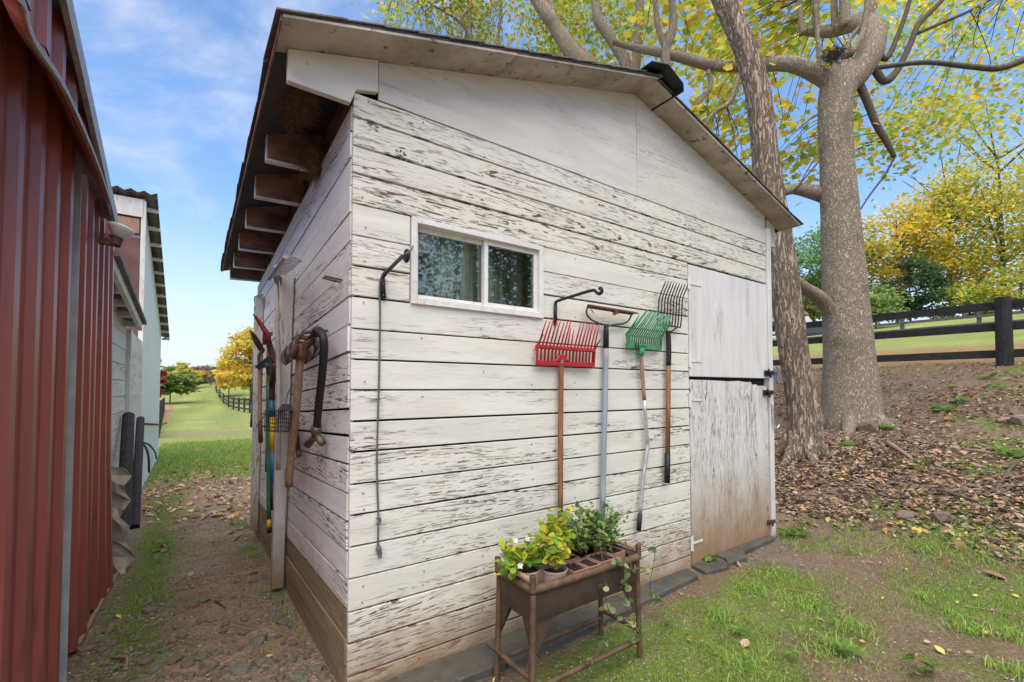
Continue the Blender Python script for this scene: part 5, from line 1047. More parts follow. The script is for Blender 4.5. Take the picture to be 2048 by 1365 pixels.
# ------------------------------------------------------------------ fences
M['greyfence'] = mat_noise('grey_fence_paint', (.11, .11, .12), (.075, .075, .08), 6., .7, .2)
def fence(name, lab, pts, ph, pw, rails, rh, mat, round_=False, thick=.04, rmat=None, group=None, side=.0):
    o = thing(name, lab, 'fence', (pts[0][0], pts[0][1], Hf(*pts[0])), group); G_ = [Vector((x, y, Hf(x, y))) for x, y in pts]
    for g in G_:
        if round_: MB().tube([g + Vector((0, 0, -.2)), g + Vector((0, 0, ph * .5)), g + Vector((0, 0, ph))], [pw * .54, pw * .52, pw * .5], 12).build('post', mat, o)
        else: MB().box(g + Vector((0, 0, ph / 2 - .05)), (pw, pw, ph + .1)).build('post', mat, o)
    for i in range(len(G_) - 1):
        d = (G_[i + 1] - G_[i]); nrm = Vector((-d.y, d.x, 0)).normalized() * (pw * .5 + thick * .6) * (1 if side >= 0 else -1)
        for k_, z_ in enumerate(rails): MB().bar(G_[i] + Vector((0, 0, z_)) + nrm, G_[i + 1] + Vector((0, 0, z_)) + nrm, thick, rh).build('rail', (rmat if rmat and k_ == 0 else mat), o)
    return o
fence('rail_fence', 'black three-rail board fence with round posts on the leafy bank', [(12.75, -7.5), (12.85, -3.8), (12.9, -.19), (13.05, 2.95), (13.3, 6.1), (13.5, 9.4), (13.7, 12.8)], 1.38, .245, [.24, .80, 1.24], .165, M['blackw'], True, .045, M['fencebrown'], side=-1)
fence('rail_fence', 'grey far rail fence crossing the green field behind the near fence', [(30.5 + .15 * k_, -9 + 3.0 * k_) for k_ in range(14)], 1.25, .16, [.35, .75, 1.12], .14, M['greyfence'])
A_ = ad_(325, 850, 20.5); fence('paddock_fence', 'black paddock fence on the left running away down the lawn', [(-1.55 - .035 * (20 + 2.4 * k_ - 20), 19.8 + 2.6 * k_) for k_ in range(17)], 1.30, .16, [.30, .75, 1.15], .15, M['blackw'])
def gd(u, d): q = ad_(u, 800, d); return (q.x, q.y)
fence('paddock_fence', 'black paddock fence curving along the right side of the lawn', [gd(u, d) for u, d in ((528, 36), (514, 38), (500, 40.5), (489, 43), (478, 46), (467, 50), (457, 55), (447, 61), (439, 68), (433, 76), (430, 86))], 1.35, .15, [.35, .78, 1.2], .15, M['blackw'])
fence('paddock_fence', 'far black fence crossing the end of the mown lawn', [gd(u, d) for u, d in ((300, 108), (322, 104), (346, 100), (370, 97), (395, 94), (420, 92), (446, 90), (472, 88), (500, 86), (530, 84), (560, 82))], 1.35, .17, [.35, .80, 1.22], .16, M['blackw'])

# ------------------------------------------------------------------ far house and car, white shed in the distance
M['hwhite'] = plain('house_siding_white', (.72, .73, .74), .6); M['hroof'] = plain('house_roof_grey', (.16, .17, .19), .8); M['hglass'] = plain('house_window_glass', (.05, .06, .07), .15)
hc = ad_(1556, 700, 46); hz_ = Hf(hc.x, hc.y); hz_ = ad_(1556, 702, 46).z
ho = thing('white_house', 'white two-storey house with grey roof glimpsed behind the leaning tree', 'house', (hc.x, hc.y, hz_))
fx = Vector(_RT); fy = Vector(_F0)
def hp_(a, b, c): return Vector((hc.x, hc.y, hz_)) + fx * a + fy * b + Vector((0, 0, c))
MB().prism([hp_(-5, 0, -3), hp_(2.4, 0, -3), hp_(2.4, 0, 3.6), hp_(-5, 0, 3.6)], fy * 7).build('wall', M['hwhite'], ho)
MB().prism([hp_(-5.4, -.4, 3.6), hp_(2.9, -.4, 3.6), hp_(2.4, 3.5, 6.2), hp_(-5, 3.5, 6.2)], (0, 0, .15)).prism([hp_(2.9, -.4, 3.6), hp_(2.9, 7.4, 3.6), hp_(2.4, 3.5, 6.2)], (-.05, 0, -.05)).build('roof', M['hroof'], ho)
MB().prism([hp_(1.4, -1.6, -3), hp_(2.8, -1.6, -3), hp_(2.8, -1.6, 2.2), hp_(2.1, -1.6, 3.3), hp_(1.4, -1.6, 2.2)], fy * 1.5).build('porch_gable', M['hwhite'], ho)
for (a0, c0, c1) in ((-1.2, 1.9, 3.1), (-1.2, -.3, 1.2), (-3, 1.9, 3.1)):
    w_ = MB().prism([hp_(a0, -.06, c0), hp_(a0 + .9, -.06, c0), hp_(a0 + .9, -.06, c1), hp_(a0, -.06, c1)], fy * .05).build('window', M['hwhite'], ho); MB().prism([hp_(a0 + .1, -.09, c0 + .1), hp_(a0 + .8, -.09, c0 + .1), hp_(a0 + .8, -.09, c1 - .1), hp_(a0 + .1, -.09, c1 - .1)], fy * .025).build('pane', M['hglass'], w_)
cc_ = ad_(1630, 680, 40); cz = Hf(cc_.x, cc_.y); cz = ad_(1630, 684, 40).z
ca_ = thing('parked_car', 'dark car parked between white house and the far fence', 'car', (cc_.x, cc_.y, cz))
def cp(a, b, c): return Vector((cc_.x, cc_.y, cz)) + fx * a + fy * b + Vector((0, 0, c))
M['carp'] = plain('dark_car_paint', (.03, .034, .045), .3); 
MB().prism([cp(-1.9, 0, .25), cp(2.1, 0, .25), cp(2.15, 0, .75), cp(1.2, 0, .88), cp(.7, 0, 1.38), cp(-1.1, 0, 1.40), cp(-1.8, 0, .90), cp(-1.95, 0, .6)], fy * 1.7).build('body', M['carp'], ca_, bevel=.05)
MB().prism([cp(-1.0, -.02, .95), cp(.95, -.02, .95), cp(.6, -.02, 1.3), cp(-.95, -.02, 1.3)], fy * .03).build('side_window', M['hglass'], ca_)
for a in (-1.2, 1.35): MB().tube([cp(a, -.02, .3), cp(a, .2, .3)], .3, 14).build('wheel', M['rubber'], ca_)
q = ad_(448, 772, 150); ws = thing('distant_shed', 'white shed on the hill below the orange trees', 'shed', tuple(q))
for n__, pr, mt in (('wall', [(-4, 0, -2), (4.5, 0, -2), (4.5, 0, 1.7), (-4, 0, 1.0)], M['hwhite']), ('roof', [(-4.3, -.3, 1.0), (4.8, -.3, 1.7), (4.8, -.3, 2.0), (-4.3, -.3, 1.3)], M['hwhite'])): MB().prism([q + fx * a + fy * b + Vector((0, 0, c)) for a, b, c in pr], fy * 5).build(n__, mt, ws)

# ------------------------------------------------------------------ far trees
def far_tree(name, lab, u, vb, d, h, wd, cols, wts, seed, n=46, per=40, group=None, dense=1., lean=0, trunk=True, low=.16):
    q = ad_(u, vb, d); o = thing(name, lab, 'tree', tuple(q), group); rg = random.Random(seed); b = Vector(q); top = b + Vector((rg.uniform(-.04, .04) * h, 0, h * .93)); r0 = h * .011 + .04
    tr = smooth_path([b + Vector((0, 0, -1.0)), b + Vector((rg.uniform(-.02, .02) * h, 0, h * .35)), b.lerp(top, .7) + Vector((rg.uniform(-.04, .04) * h, 0, 0)), top], 4)
    MB().tube(tr, lerp_r([r0, r0 * .8, r0 * .5, r0 * .1], len(tr)), 7).build('trunk', M['twig'], o, smooth=True); lm = MB(); ends = []
    for k_ in range(13):
        s_ = tr[int(len(tr) * rg.uniform(.25, .85))]; a = rg.uniform(0, 6.28); e = s_ + Vector((math.cos(a) * wd * rg.uniform(.25, .5), math.sin(a) * wd * rg.uniform(.25, .5), h * rg.uniform(.16, .34))); pa_ = smooth_path([s_, s_.lerp(e, .5) + Vector((0, 0, -.02 * h)), e], 3); lm.tube(pa_, lerp_r([r0 * .45, r0 * .12], len(pa_)), 5, cap=False)
    lm.build('limbs', M['twig'], o)['kind'] = 'stuff'
    g = np.random.default_rng(seed); P_ = []
    for k_ in range(n):
        a = g.normal(size=3); a = a / np.linalg.norm(a) * g.uniform(.1, 1) ** .45; zf = low + (1 - low) * (.5 + .5 * a[2]); wf = wd * .5 * (1.0 if zf < .7 else 1 - (zf - .7) * 1.4)
        c = np.array(b) + np.array([a[0] * wf, a[1] * wf, h * zf]); m_ = int(2.0 * per * g.uniform(.5, 1.4)); P_.append(c + g.normal(size=(m_, 3)) * np.array([wd * .10, wd * .10, h * .036]))
    P_ = np.concatenate(P_); N = len(P_); cl = pal(N, cols, wts, seed, .25); bigf = fbm(P_[:, 0] * .5 + P_[:, 2] * .4, P_[:, 1] * .5 + P_[:, 2] * .3, seed)[:, None]; cl = cl * (1.0 + .95 * bigf)
    leaf_mesh('crown', P_, g.uniform(.7, 1.4, N) * d * .0071 * dense, cl, M['leaf'], o, .4, .3, 'leaf', 'stuff', seed=seed)
GOLD = [(.55, .42, .05), (.62, .36, .04), (.38, .38, .06), (.25, .32, .06)]; LIME = [(.30, .36, .07), (.40, .38, .07), (.20, .28, .06), (.55, .42, .06)]; TEAL = [(.16, .27, .14), (.12, .22, .11), (.22, .32, .15)]; DKG = [(.035, .075, .04), (.05, .10, .045), (.08, .12, .05)]; ORNG = [(.62, .42, .08), (.66, .52, .10), (.40, .42, .10), (.56, .32, .08)]; RUST = [(.28, .14, .09), (.35, .20, .10), (.22, .15, .11)]; GREENT = [(.16, .24, .06), (.22, .28, .08), (.10, .17, .05)]
GR = 'autumn trees along the field edge'
far_tree('autumn_tree', 'tall lime-yellow tree at the right edge above the fence post', 2010, 660, 44, 19., 12, LIME, [3, 4, 2, 4], 21, 80, 60, GR)
far_tree('autumn_tree', 'golden tree left of the tall lime-yellow tree', 1905, 662, 47, 16.5, 9.5, GOLD, [3, 2, 4, 3], 22, 64, 52, GR)
far_tree('autumn_tree', 'golden-orange tree just right of the pollarded trunk', 1795, 660, 47, 13.5, 8.5, GOLD, [4, 3, 3, 1], 23, 60, 52, GR)
far_tree('autumn_tree', 'tall golden tree reaching out of the frame at right', 2125, 662, 46, 20., 13, GOLD, [4, 3, 4, 3], 24, 70, 55, GR)
far_tree('blue_green_tree', 'pale blue-green tree seen between the two near trunks', 1648, 670, 50, 12.2, 8.5, TEAL, [3, 2, 3], 25, 70, 55, GR)
far_tree('dark_evergreen', 'dark green evergreen low among the golden trees', 1822, 662, 43, 7.0, 5.0, DKG, [3, 3, 2], 26, 40, 45, GR)
far_tree('green_shrub', 'round mid-green shrub right of the pollarded trunk behind fence', 1752, 662, 40, 4.0, 4.6, GREENT, [3, 3, 1], 27, 36, 40, GR, low=.1)
far_tree('green_shrub', 'olive shrub under the right-hand golden trees', 1940, 655, 42, 4.6, 5.5, LIME, [3, 2, 3, 1], 28, 36, 40, GR, low=.1)
far_tree('green_shrub', 'yellow-green shrub at the right edge behind fence post', 2045, 650, 40, 5.5, 6.0, LIME, [3, 4, 2, 3], 29, 36, 40, GR, low=.1)
far_tree('autumn_tree', 'orange-green tree low between the two near trunks', 1628, 668, 52, 6.5, 5.5, GOLD, [3, 3, 2, 3], 30, 36, 42, GR, low=.15)
GL = 'trees beyond the lawn on the left'
far_tree('autumn_tree', 'large golden-orange tree beside the far corner of shed', 502, 790, 62, 8.7, 6.4, ORNG, [3, 3, 4, 1], 31, 70, 55, GL, low=.1)
far_tree('autumn_tree', 'small bright orange tree left of the large golden one', 458, 784, 70, 4.8, 3.6, ORNG, [3, 4, 1, 2], 32, 44, 45, GL, low=.1)
far_tree('green_tree', 'round green tree next to the white barn in the distance', 340, 800, 60, 4.2, 4.6, GREENT, [3, 3, 2], 33, 46, 50, GL, low=.08)
far_tree('autumn_tree', 'pale yellow tree behind the round green tree', 362, 786, 85, 5.4, 5.5, LIME, [2, 3, 1, 3], 34, 40, 40, GL, low=.1)
far_tree('autumn_tree', 'rusty brown tree in the far middle of left view', 380, 784, 100, 5.6, 6.5, RUST, [3, 2, 2], 35, 40, 40, GL, low=.1)
far_tree('green_tree', 'grey-green tree in the far distance left of orange trees', 412, 780, 115, 6.0, 8., [(.16, .18, .11), (.22, .22, .15), (.12, .14, .09)], [3, 2, 2], 36, 44, 40, GL, low=.1)
far_tree('autumn_tree', 'crimson tree peeking past the end of white barn', 309, 800, 45, 3.9, 1.4, [(.36, .06, .06), (.27, .05, .05), (.42, .10, .07)], [3, 2, 1], 37, 34, 40, GL, low=.1)
GB = 'trees behind the viewer'
far_tree('shade_tree', 'large green tree across the yard mirrored in the window', 1024, 778, -0.001, .01, .01, GREENT, [1, 1, 1], 38, 1, 1, GB) if False else None
def back_tree(x, y, h, wd, seed, lab):
    b = Vector((x, y, Hf(x, y))); o = thing('yard_tree', lab, 'tree', tuple(b), GB)
    MB().tube([b, b + Vector((0, 0, h * .4)), b + Vector((.2, 0, h * .8))], [.3, .24, .08], 9).build('trunk', M['bark2'], o, smooth=True); g = np.random.default_rng(seed); P_ = []
    for k_ in range(95):
        a = g.normal(size=3); a = a / np.linalg.norm(a) * g.uniform(.1, 1) ** .4; c = np.array(b) + np.array([a[0] * wd / 2, a[1] * wd / 2, h * (.62 + .42 * a[2])]); P_.append(c + g.normal(size=(110, 3)) * .45)
    P_ = np.concatenate(P_); N = len(P_); leaf_mesh('crown', P_, g.uniform(.7, 1.3, N) * .14, pal(N, [(.08, .12, .035), (.16, .17, .04), (.05, .08, .03)], [3, 1, 3], seed), M['leaf'], o, .4, .4, 'leaf', 'stuff', seed=seed)
back_tree(6.0, -9.5, 9, 6.5, 41, 'large green tree across the yard mirrored in the left window pane'); back_tree(10.5, -13., 10, 7., 42, 'large green tree across the yard mirrored in the right window pane')
# ------------------------------------------------------------------ stones
def rock_mesh(seed, flat=.4):
    bm = bmesh.new(); bmesh.ops.create_icosphere(bm, subdivisions=1, radius=.5); rg = random.Random(seed); sx_ = rg.uniform(.7, 1.25)
    for v in bm.verts:
        f = rg.uniform(.70, 1.15); v.co = Vector((v.co.x * f * sx_, v.co.y * f, max(min(v.co.z * f * flat * 2, .33 * flat * 2), -.4 * flat * 2)))
    me = bpy.data.meshes.new('stone'); bm.to_mesh(me); bm.free(); return me
rmesh = []
for k_ in range(10):
    r_ = rock_mesh(100 + k_, random.uniform(.22, .5)); r_.materials.append(M['stone'] if k_ % 3 else M['stoneg']); rmesh.append(r_)
def put_rock(x, y, s, lab, group, mi=None, sink=.28):
    me = rmesh[mi if mi is not None else random.randrange(10)]; o = bpy.data.objects.new('stone', me); link(o); o.location = (x, y, Hf(x, y) + s * .12 - s * .06); o.scale = (s, s, s); o.rotation_euler = (random.uniform(-.25, .25), random.uniform(-.25, .25), random.uniform(0, 6.28)); tag(o, lab, 'stone', group); return o
for u, v, s, lab, mi in ((515, 1285, .115, 'large flat grey-green stone on the path near shed corner', 0), (420, 1335, .085, 'flat brown stone at the bottom edge left of the path', 4), (480, 1345, .095, 'pointed grey-green slab at the bottom edge of path', 3), (375, 1330, .075, 'rounded brown stone beside the path at lower left', 2), (487, 1195, .045, 'reddish round pebble on the path near the shed wall', 8), (300, 1225, .09, 'half-buried flat stone by the red barn', 1), (1810, 1035, .17, 'pale brown angular rock at the foot of the leafy bank', 5), (1880, 1040, .20, 'wide brown rock behind grass at the foot of the bank', 7), (1735, 862, .35, 'pinkish rock at the foot of the pollarded tree', 4), (1640, 790, .30, 'pale rock between the two tree trunks', 2), (2048, 850, .35, 'tan rock at the right edge of the bank', 8), (497, 940, .28, 'tan block of stone at the far end of shed wall', 5), (645, 1355, .06, 'angular stone against the shed corner', 1), (295, 1000, .14, 'white crumpled stone near the lean-to posts', 2)):
    q = ground_at(u, v)
    if q: put_rock(q.x, q.y, s, lab, None, mi)
pts = []
for k_ in range(2600):
    u = random.uniform(170, 680); v = 1365 - abs(random.gauss(0, 105)) + 30
    if v < 1060 or len(pts) > 285: continue
    q = ground_at(u, v)
    if q and -.98 < q.x < -.05 and q.y > -1.2 and random.random() < .5: pts.append((q.x, q.y))
for x, y in pts:
    mi = random.randrange(10); s_ = max(.011, min(.075, random.lognormvariate(-3.35, .5))); cn = 'grey-green' if mi % 3 == 0 else 'brown'; sn = 'tiny' if s_ < .02 else ('small' if s_ < .036 else 'palm-sized'); wh = 'beside the red barn' if x < -.66 else ('in the middle of the dirt path' if x < -.33 else 'close to the shed wall'); nr = 'nearest the viewer' if y < .25 else 'further along'
    put_rock(x, y, s_, f'{sn} {cn} stone {wh}, {nr}', 'small stones on the dirt path', mi)
def gravel(name, P_, smin, smax, lab, seed):
    rg = np.random.default_rng(seed); N = len(P_); base = np.array([(1, 0, 0), (0, 1, 0), (-1, .2, 0), (-.1, -1, 0), (.15, .1, .75), (0, 0, -.5)]); F_ = [(0, 1, 4), (1, 2, 4), (2, 3, 4), (3, 0, 4), (1, 0, 5), (2, 1, 5), (3, 2, 5), (0, 3, 5)]
    a = rg.uniform(0, 6.28, N); s = rg.uniform(smin, smax, N); ca_, sa = np.cos(a), np.sin(a); J = base[None] * rg.uniform(.6, 1.3, (N, 6, 3)) * s[:, None, None]
    V = np.stack([J[..., 0] * ca_[:, None] - J[..., 1] * sa[:, None], J[..., 0] * sa[:, None] + J[..., 1] * ca_[:, None], J[..., 2] * .6], -1) + P_[:, None, :]
    me = bpy.data.meshes.new(name); me.from_pydata(V.reshape(-1, 3).tolist(), [], [tuple(i * 6 + q for q in f) for i in range(N) for f in F_]); cc = np.repeat(pal(N, [(.24, .17, .12), (.17, .13, .10), (.33, .28, .22), (.20, .19, .14)], [4, 3, 2, 2], seed), 6, 0); c_ = me.color_attributes.new('Col', 'FLOAT_COLOR', 'POINT'); c_.data.foreach_set('color', np.concatenate([np.clip(cc, 0, 1), np.ones((len(cc), 1))], 1).ravel().astype(np.float32)); me.materials.append(M['litter']); o = bpy.data.objects.new(name, me); link(o); return tag(o, lab, 'gravel', kind='stuff')
N = 22000; gxp = RNG.uniform(-1.0, -.02, N); gyp = RNG.uniform(-.9, 4.2, N); k_ = fbm(gxp * 3, gyp * 3, 55) + .22 * np.exp(-gyp / .9) > .52
P_ = np.stack([gxp[k_], gyp[k_], H(gxp[k_], gyp[k_]) + .002], -1); gravel('gravel', P_, .002, .0105, 'fine gravel and chips strewn over the dirt path', 61)
N = 12000; gxp = RNG.uniform(.1, 5.5, N); gyp = RNG.uniform(-2.4, -.06, N); P_ = np.stack([gxp, gyp, H(gxp, gyp) + .001], -1); gravel('gravel', P_, .002, .0085, 'fine grit over the soil in front of the shed', 62)
# ------------------------------------------------------------------ fallen leaves
def scatter(n, x0, x1, y0, y1, dens, seed):
    rg = np.random.default_rng(seed); x = rg.uniform(x0, x1, n); y = rg.uniform(y0, y1, n); k = rg.uniform(0, 1, n) < dens(x, y); return np.stack([x[k], y[k]], -1)
bank_d = lambda x, y: sst(3.75, 4.7, x + .9 * (fbm(x * 1.1, y * 1.1, 71) - .5)) * (.35 + .65 * sst(.35, .6, fbm(x * 1.3, y * 1.3, 72))) * (1 - .75 * sst(9, 12.5, x))
S1 = scatter(85000, 3.6, 13.5, -6, 9, bank_d, 1)
S1b = scatter(34000, 3.7, 6.8, -2.6, 4, lambda x, y: bank_d(x, y) * .95, 9)
alley_d = lambda x, y: sst(2.2, 4.6, y + .6 * (fbm(x * 2, y * 2, 73) - .5)) * sst(.30, .55, fbm(x * 1.6, y * 1.6, 74)) * (1 - .93 * sst(9, 12, y)) * (1 - .75 * np.exp(-((x + .45) / .22) ** 2) * (y < 4.2)) + .018
S2 = scatter(13000, -1.15, 3.5, -.4, 17, lambda x, y: alley_d(x, y) * ((x < -.05) | (y > 3.4)), 2)
S3 = scatter(700, .3, 4.6, -2.4, -.1, lambda x, y: .12 + .35 * sst(2.6, 3.6, x), 3)
ALL = np.concatenate([S1, S1b, S2, S3]); rg = np.random.default_rng(77)
sz = rg.lognormal(-3.35, .42, len(ALL)); sz = np.clip(sz, .015, .09); _a = len(S1) + len(S1b); sz[_a:_a + len(S2)] *= 1.55; sz[-len(S3):] = np.clip(sz[-len(S3):] * .62, .018, .05)
dist = np.linalg.norm(ALL - CAM[:2], axis=1); ang = sz / dist
fwd = (ALL - CAM[:2]) @ _F0[:2]; lat = (ALL - CAM[:2]) @ _RT[:2]; vis = (fwd > .6) & (np.abs(lat / fwd) < 1.13) & (1.26 / fwd < .68 + 5 * (ALL[:, 0] > 4)) & ~((ALL[:, 0] > -.02) & (ALL[:, 0] < 3.6) & (ALL[:, 1] > -.04) & (ALL[:, 1] < 3.4))
order = np.argsort(-np.where(vis, ang, -1)); big = order[:290]; rest = order[290:]
Z = H(ALL[:, 0], ALL[:, 1]) + .012 + rg.uniform(0, .012, len(ALL)); cl = pal(len(ALL), LITTER, LW_, 78, .3)
alley = (ALL[:, 0] < 3.0) & (ALL[:, 1] > -.1); cl[alley] = pal(alley.sum(), [(.52, .34, .24), (.58, .40, .28), (.40, .22, .13), (.62, .43, .12), (.22, .14, .10)], [4, 3, 3, 1.3, 3], 79); fr_ = (ALL[:, 0] < 3.7) & (ALL[:, 1] < -.05); cl[fr_] = pal(fr_.sum(), [(.50, .40, .14), (.42, .36, .24), (.34, .20, .11), (.50, .36, .06)], [3, 3, 2, 1], 80)
for nme, msk, lab in (('leaf_litter', (ALL[rest, 0] > 3.6), 'brown and orange leaf litter covering the bank under the trees'), ('leaf_litter', (ALL[rest, 0] <= 3.6), 'scattered fallen leaves on the path and around the shed')):
    ii = rest[msk]; P_ = np.concatenate([ALL[ii], Z[ii][:, None]], 1); o = leaf_mesh(nme, P_, sz[ii], cl[ii], M['litter'], None, 0, .9, 'leaf', 'stuff', seed=81); tag(o, lab, 'leaves', kind='stuff')
LM = {}
LNAMES = {'brown': (.30, .17, .10), 'tan': (.45, .33, .23), 'orange': (.55, .29, .12), 'yellow': (.66, .50, .12), 'dark': (.13, .085, .06)}
for cn, c in LNAMES.items():
    for s_ in range(3):
        o = leaf_mesh('fallen_leaf', [(0, 0, 0)], 1., np.array([c]), M['litter'], None, 0, 2.5, 'maple' if s_ == 0 else 'leaf', seed=s_ * 7 + 3, origin=(0, 0, 0)); LM[cn, s_] = o.data; bpy.data.objects.remove(o)
def put_leaf(x, y, z_, s, cn, lab, group, var=None):
    o = bpy.data.objects.new('fallen_leaf', LM[cn, var if var is not None else random.randrange(3)]); link(o); o.location = (x, y, z_ - .004); o.scale = (s,) * 3; o.rotation_euler = (random.uniform(-.35, .35), random.uniform(-.35, .35), random.uniform(0, 6.28)); tag(o, lab, 'leaf', group)
for i in big:
    c = cl[i]; cn = min(LNAMES, key=lambda k: sum((a - b) ** 2 for a, b in zip(c, LNAMES[k])))
    zone = 'bank' if ALL[i, 0] > 3.7 else ('alley' if ALL[i, 1] > -.1 and ALL[i, 0] < 0 else 'front')
    bk = 'at the foot of the bank' if ALL[i, 0] < 4.9 else ('on the bank by the leaning tree' if ALL[i, 1] > .2 and ALL[i, 0] < 6.6 else ('on the bank near the pollarded tree' if ALL[i, 1] > -.6 else 'on the open bank at far right'))
    where = {'bank': bk, 'alley': 'on the path between barn and shed', 'front': 'on the mossy ground before the shed'}[zone]
    put_leaf(ALL[i, 0], ALL[i, 1], Z[i], sz[i], cn, f'fallen {cn} leaf lying {where}', f'{cn} leaves {where}')
for u, v, s, cn, lab in ((535, 1322, .055, 'yellow', 'bright yellow curled leaf among stones at bottom left'), (1490, 1294, .07, 'tan', 'pale leaf lying alone on green moss in front'), (237, 1238, .035, 'yellow', 'small orange-yellow leaf beside the red barn wall'), (1835, 1065, .12, 'yellow', 'broad yellow leaf at the foot of the leafy bank'), (1870, 1060, .10, 'orange', 'orange leaf overlapping the broad yellow leaf'), (1990, 1155, .12, 'brown', 'large red-brown leaf in the grass at right edge'), (1880, 1307, .05, 'yellow', 'curled yellow leaf on the soil at lower right'), (1960, 1100, .09, 'orange', 'red-orange leaf in the grass at right'), (1640, 1245, .05, 'tan', 'pale leaf standing in the green moss')):
    q = ground_at(u, v)
    if q: put_leaf(q.x, q.y, q.z + .02, s, cn, lab, None, 1)
CR = scatter(9000, .1, 5.2, -2.5, -.06, lambda x, y: .25 + .4 * sst(.4, .65, fbm(x * 2.5, y * 2.5, 88)), 83); CR2 = scatter(5000, -1.0, -.03, -.6, 5, lambda x, y: .45 + 0 * x, 84); CR = np.concatenate([CR, CR2])
o = leaf_mesh('leaf_crumbs', np.concatenate([CR, (H(CR[:, 0], CR[:, 1]) + .006)[:, None]], 1), np.random.default_rng(85).uniform(.006, .019, len(CR)), pal(len(CR), [(.36, .26, .16), (.20, .13, .08), (.48, .38, .24), (.10, .07, .05)], [3, 4, 2, 3], 86, .3), M['litter'], None, 0, .8, 'leaf', 'stuff', seed=87, narrow=.6); tag(o, 'crumbled leaf and straw bits scattered on the soil', 'debris', kind='stuff')
# ------------------------------------------------------------------ sticks
def stick(u0, v0, u1, v1, r, lab, mat=None, group=None):
    a = ground_at(u0, v0); b = ground_at(u1, v1)
    if not a or not b: return
    m_ = a.lerp(b, .5); m_.z = Hf(m_.x, m_.y); m_ += Vector((random.uniform(-.03, .03), random.uniform(-.03, .03), .012)); path = smooth_path([a + Vector((0, 0, r + .004)), m_ + Vector((0, 0, r)), b + Vector((0, 0, r + .004))], 4)
    o = MB().tube(path, lerp_r([r, r * .9, r * .5], len(path)), 7).build('fallen_stick', mat or M['twig'], smooth=True); tag(o, lab, 'stick', group)
stick(1775, 890, 1825, 925, .028, 'split pale branch lying near the pollarded tree', M['paleh']); stick(1875, 985, 1965, 1012, .018, 'dark crooked stick at mid bank'); stick(1930, 905, 1985, 912, .02, 'tan stick among leaves right of centre bank', M['paleh']); stick(1990, 990, 2060, 915, .016, 'forked grey branch at the right edge of the bank'); stick(2000, 995, 2050, 968, .012, 'thin grey branch below the forked one'); stick(1995, 848, 2070, 835, .03, 'thick tan branch at the right edge', M['paleh']); stick(1750, 815, 1790, 845, .012, 'thin stick beside the pollarded tree foot')
stick(430, 1205, 452, 1220, .006, 'small dark twig in the middle of dirt path'); stick(470, 1085, 490, 1070, .006, 'small twig near the shed wall post'); stick(225, 1320, 250, 1345, .007, 'pale twig at the bottom left beside the barn', M['paleh']); stick(1320, 1100, 1700, 1130, .0, '') if False else None
for u0, v0, u1, v1 in ((1660, 1075, 1740, 1100), (1750, 1105, 1830, 1080), (1780, 1112, 1870, 1108), (1480, 1160, 1510, 1130), (1560, 1180, 1640, 1195), (1900, 1230, 2040, 1280), (1920, 1215, 2040, 1235), (1860, 1120, 1930, 1150), (1320, 1130, 1380, 1115)): stick(u0, v0, u1, v1, .0028, 'thin straw stalk lying on the soil in front of the bank', M['paleh'], 'straw stalks on the soil')
tw = MB()
for k_ in range(420):
    x, y = random.uniform(4.1, 12), random.uniform(-4, 6); a = random.uniform(0, 6.28); l = random.uniform(.06, .32); p0 = Vector((x, y, Hf(x, y) + .02)); x2, y2 = x + l * math.cos(a), y + l * math.sin(a); p1 = Vector((x2, y2, Hf(x2, y2) + random.uniform(.015, .05))); tw.tube([p0, p0.lerp(p1, .5) + Vector((0, 0, .008)), p1], [.005, .004, .002], 4, cap=False)
tag(tw.build('twig_litter', M['twig']), 'thin dark twigs strewn through the leaf litter on the bank', 'twigs', kind='stuff')
# ------------------------------------------------------------------ grass
def grass(name, P_, h, lab, seed, cols=((.22, .38, .06), (.30, .46, .09), (.15, .28, .04), (.42, .46, .13)), wts=(4, 3, 2, 1), wd=.0026, bend=.5):
    rg = np.random.default_rng(seed); N = len(P_); a = rg.uniform(0, 6.28, N); b = a + rg.uniform(-.5, .5, N); hh = h * rg.uniform(.45, 1.35, N); w_ = wd * rg.uniform(.7, 1.5, N); side = np.stack([np.cos(a + 1.57), np.sin(a + 1.57), 0 * a], -1) * w_[:, None]; d = np.stack([np.cos(b), np.sin(b), 0 * b], -1)
    bn = rg.uniform(.1, 1., N) * bend; m_ = P_ + d * (hh * bn * .35)[:, None] + np.array([0, 0, 1]) * (hh * .6)[:, None]; t_ = P_ + d * (hh * bn)[:, None] + np.array([0, 0, 1]) * (hh * (1 - .35 * bn))[:, None]
    V = np.stack([P_ - side, P_ + side, m_ + side * .75, m_ - side * .75, t_], 1).reshape(-1, 3); base = (np.arange(N) * 5)[:, None]; li = np.concatenate([base + np.array([0, 1, 2, 3]), base + np.array([3, 2, 4])], 1).ravel(); lt2 = np.tile([4, 3], N); ls2 = np.concatenate([[0], np.cumsum(lt2)[:-1]])
    me = bpy.data.meshes.new(name); me.vertices.add(len(V)); me.vertices.foreach_set('co', V.ravel()); me.loops.add(len(li)); me.loops.foreach_set('vertex_index', li.astype(np.int32)); me.polygons.add(len(lt2)); me.polygons.foreach_set('loop_start', ls2.astype(np.int32)); me.polygons.foreach_set('loop_total', lt2.astype(np.int32)); me.update()
    cc = np.repeat(np.clip(pal(N, cols, wts, seed, .3), 0, 1), 5, 0); c_ = me.color_attributes.new('Col', 'FLOAT_COLOR', 'POINT'); c_.data.foreach_set('color', np.concatenate([cc, np.ones((len(cc), 1))], 1).ravel().astype(np.float32)); me.materials.append(M['grass']); o = bpy.data.objects.new(name, me); link(o); return tag(o, lab, 'grass', kind='stuff')
def pts3(S): return np.concatenate([S, H(S[:, 0], S[:, 1])[:, None]], 1)
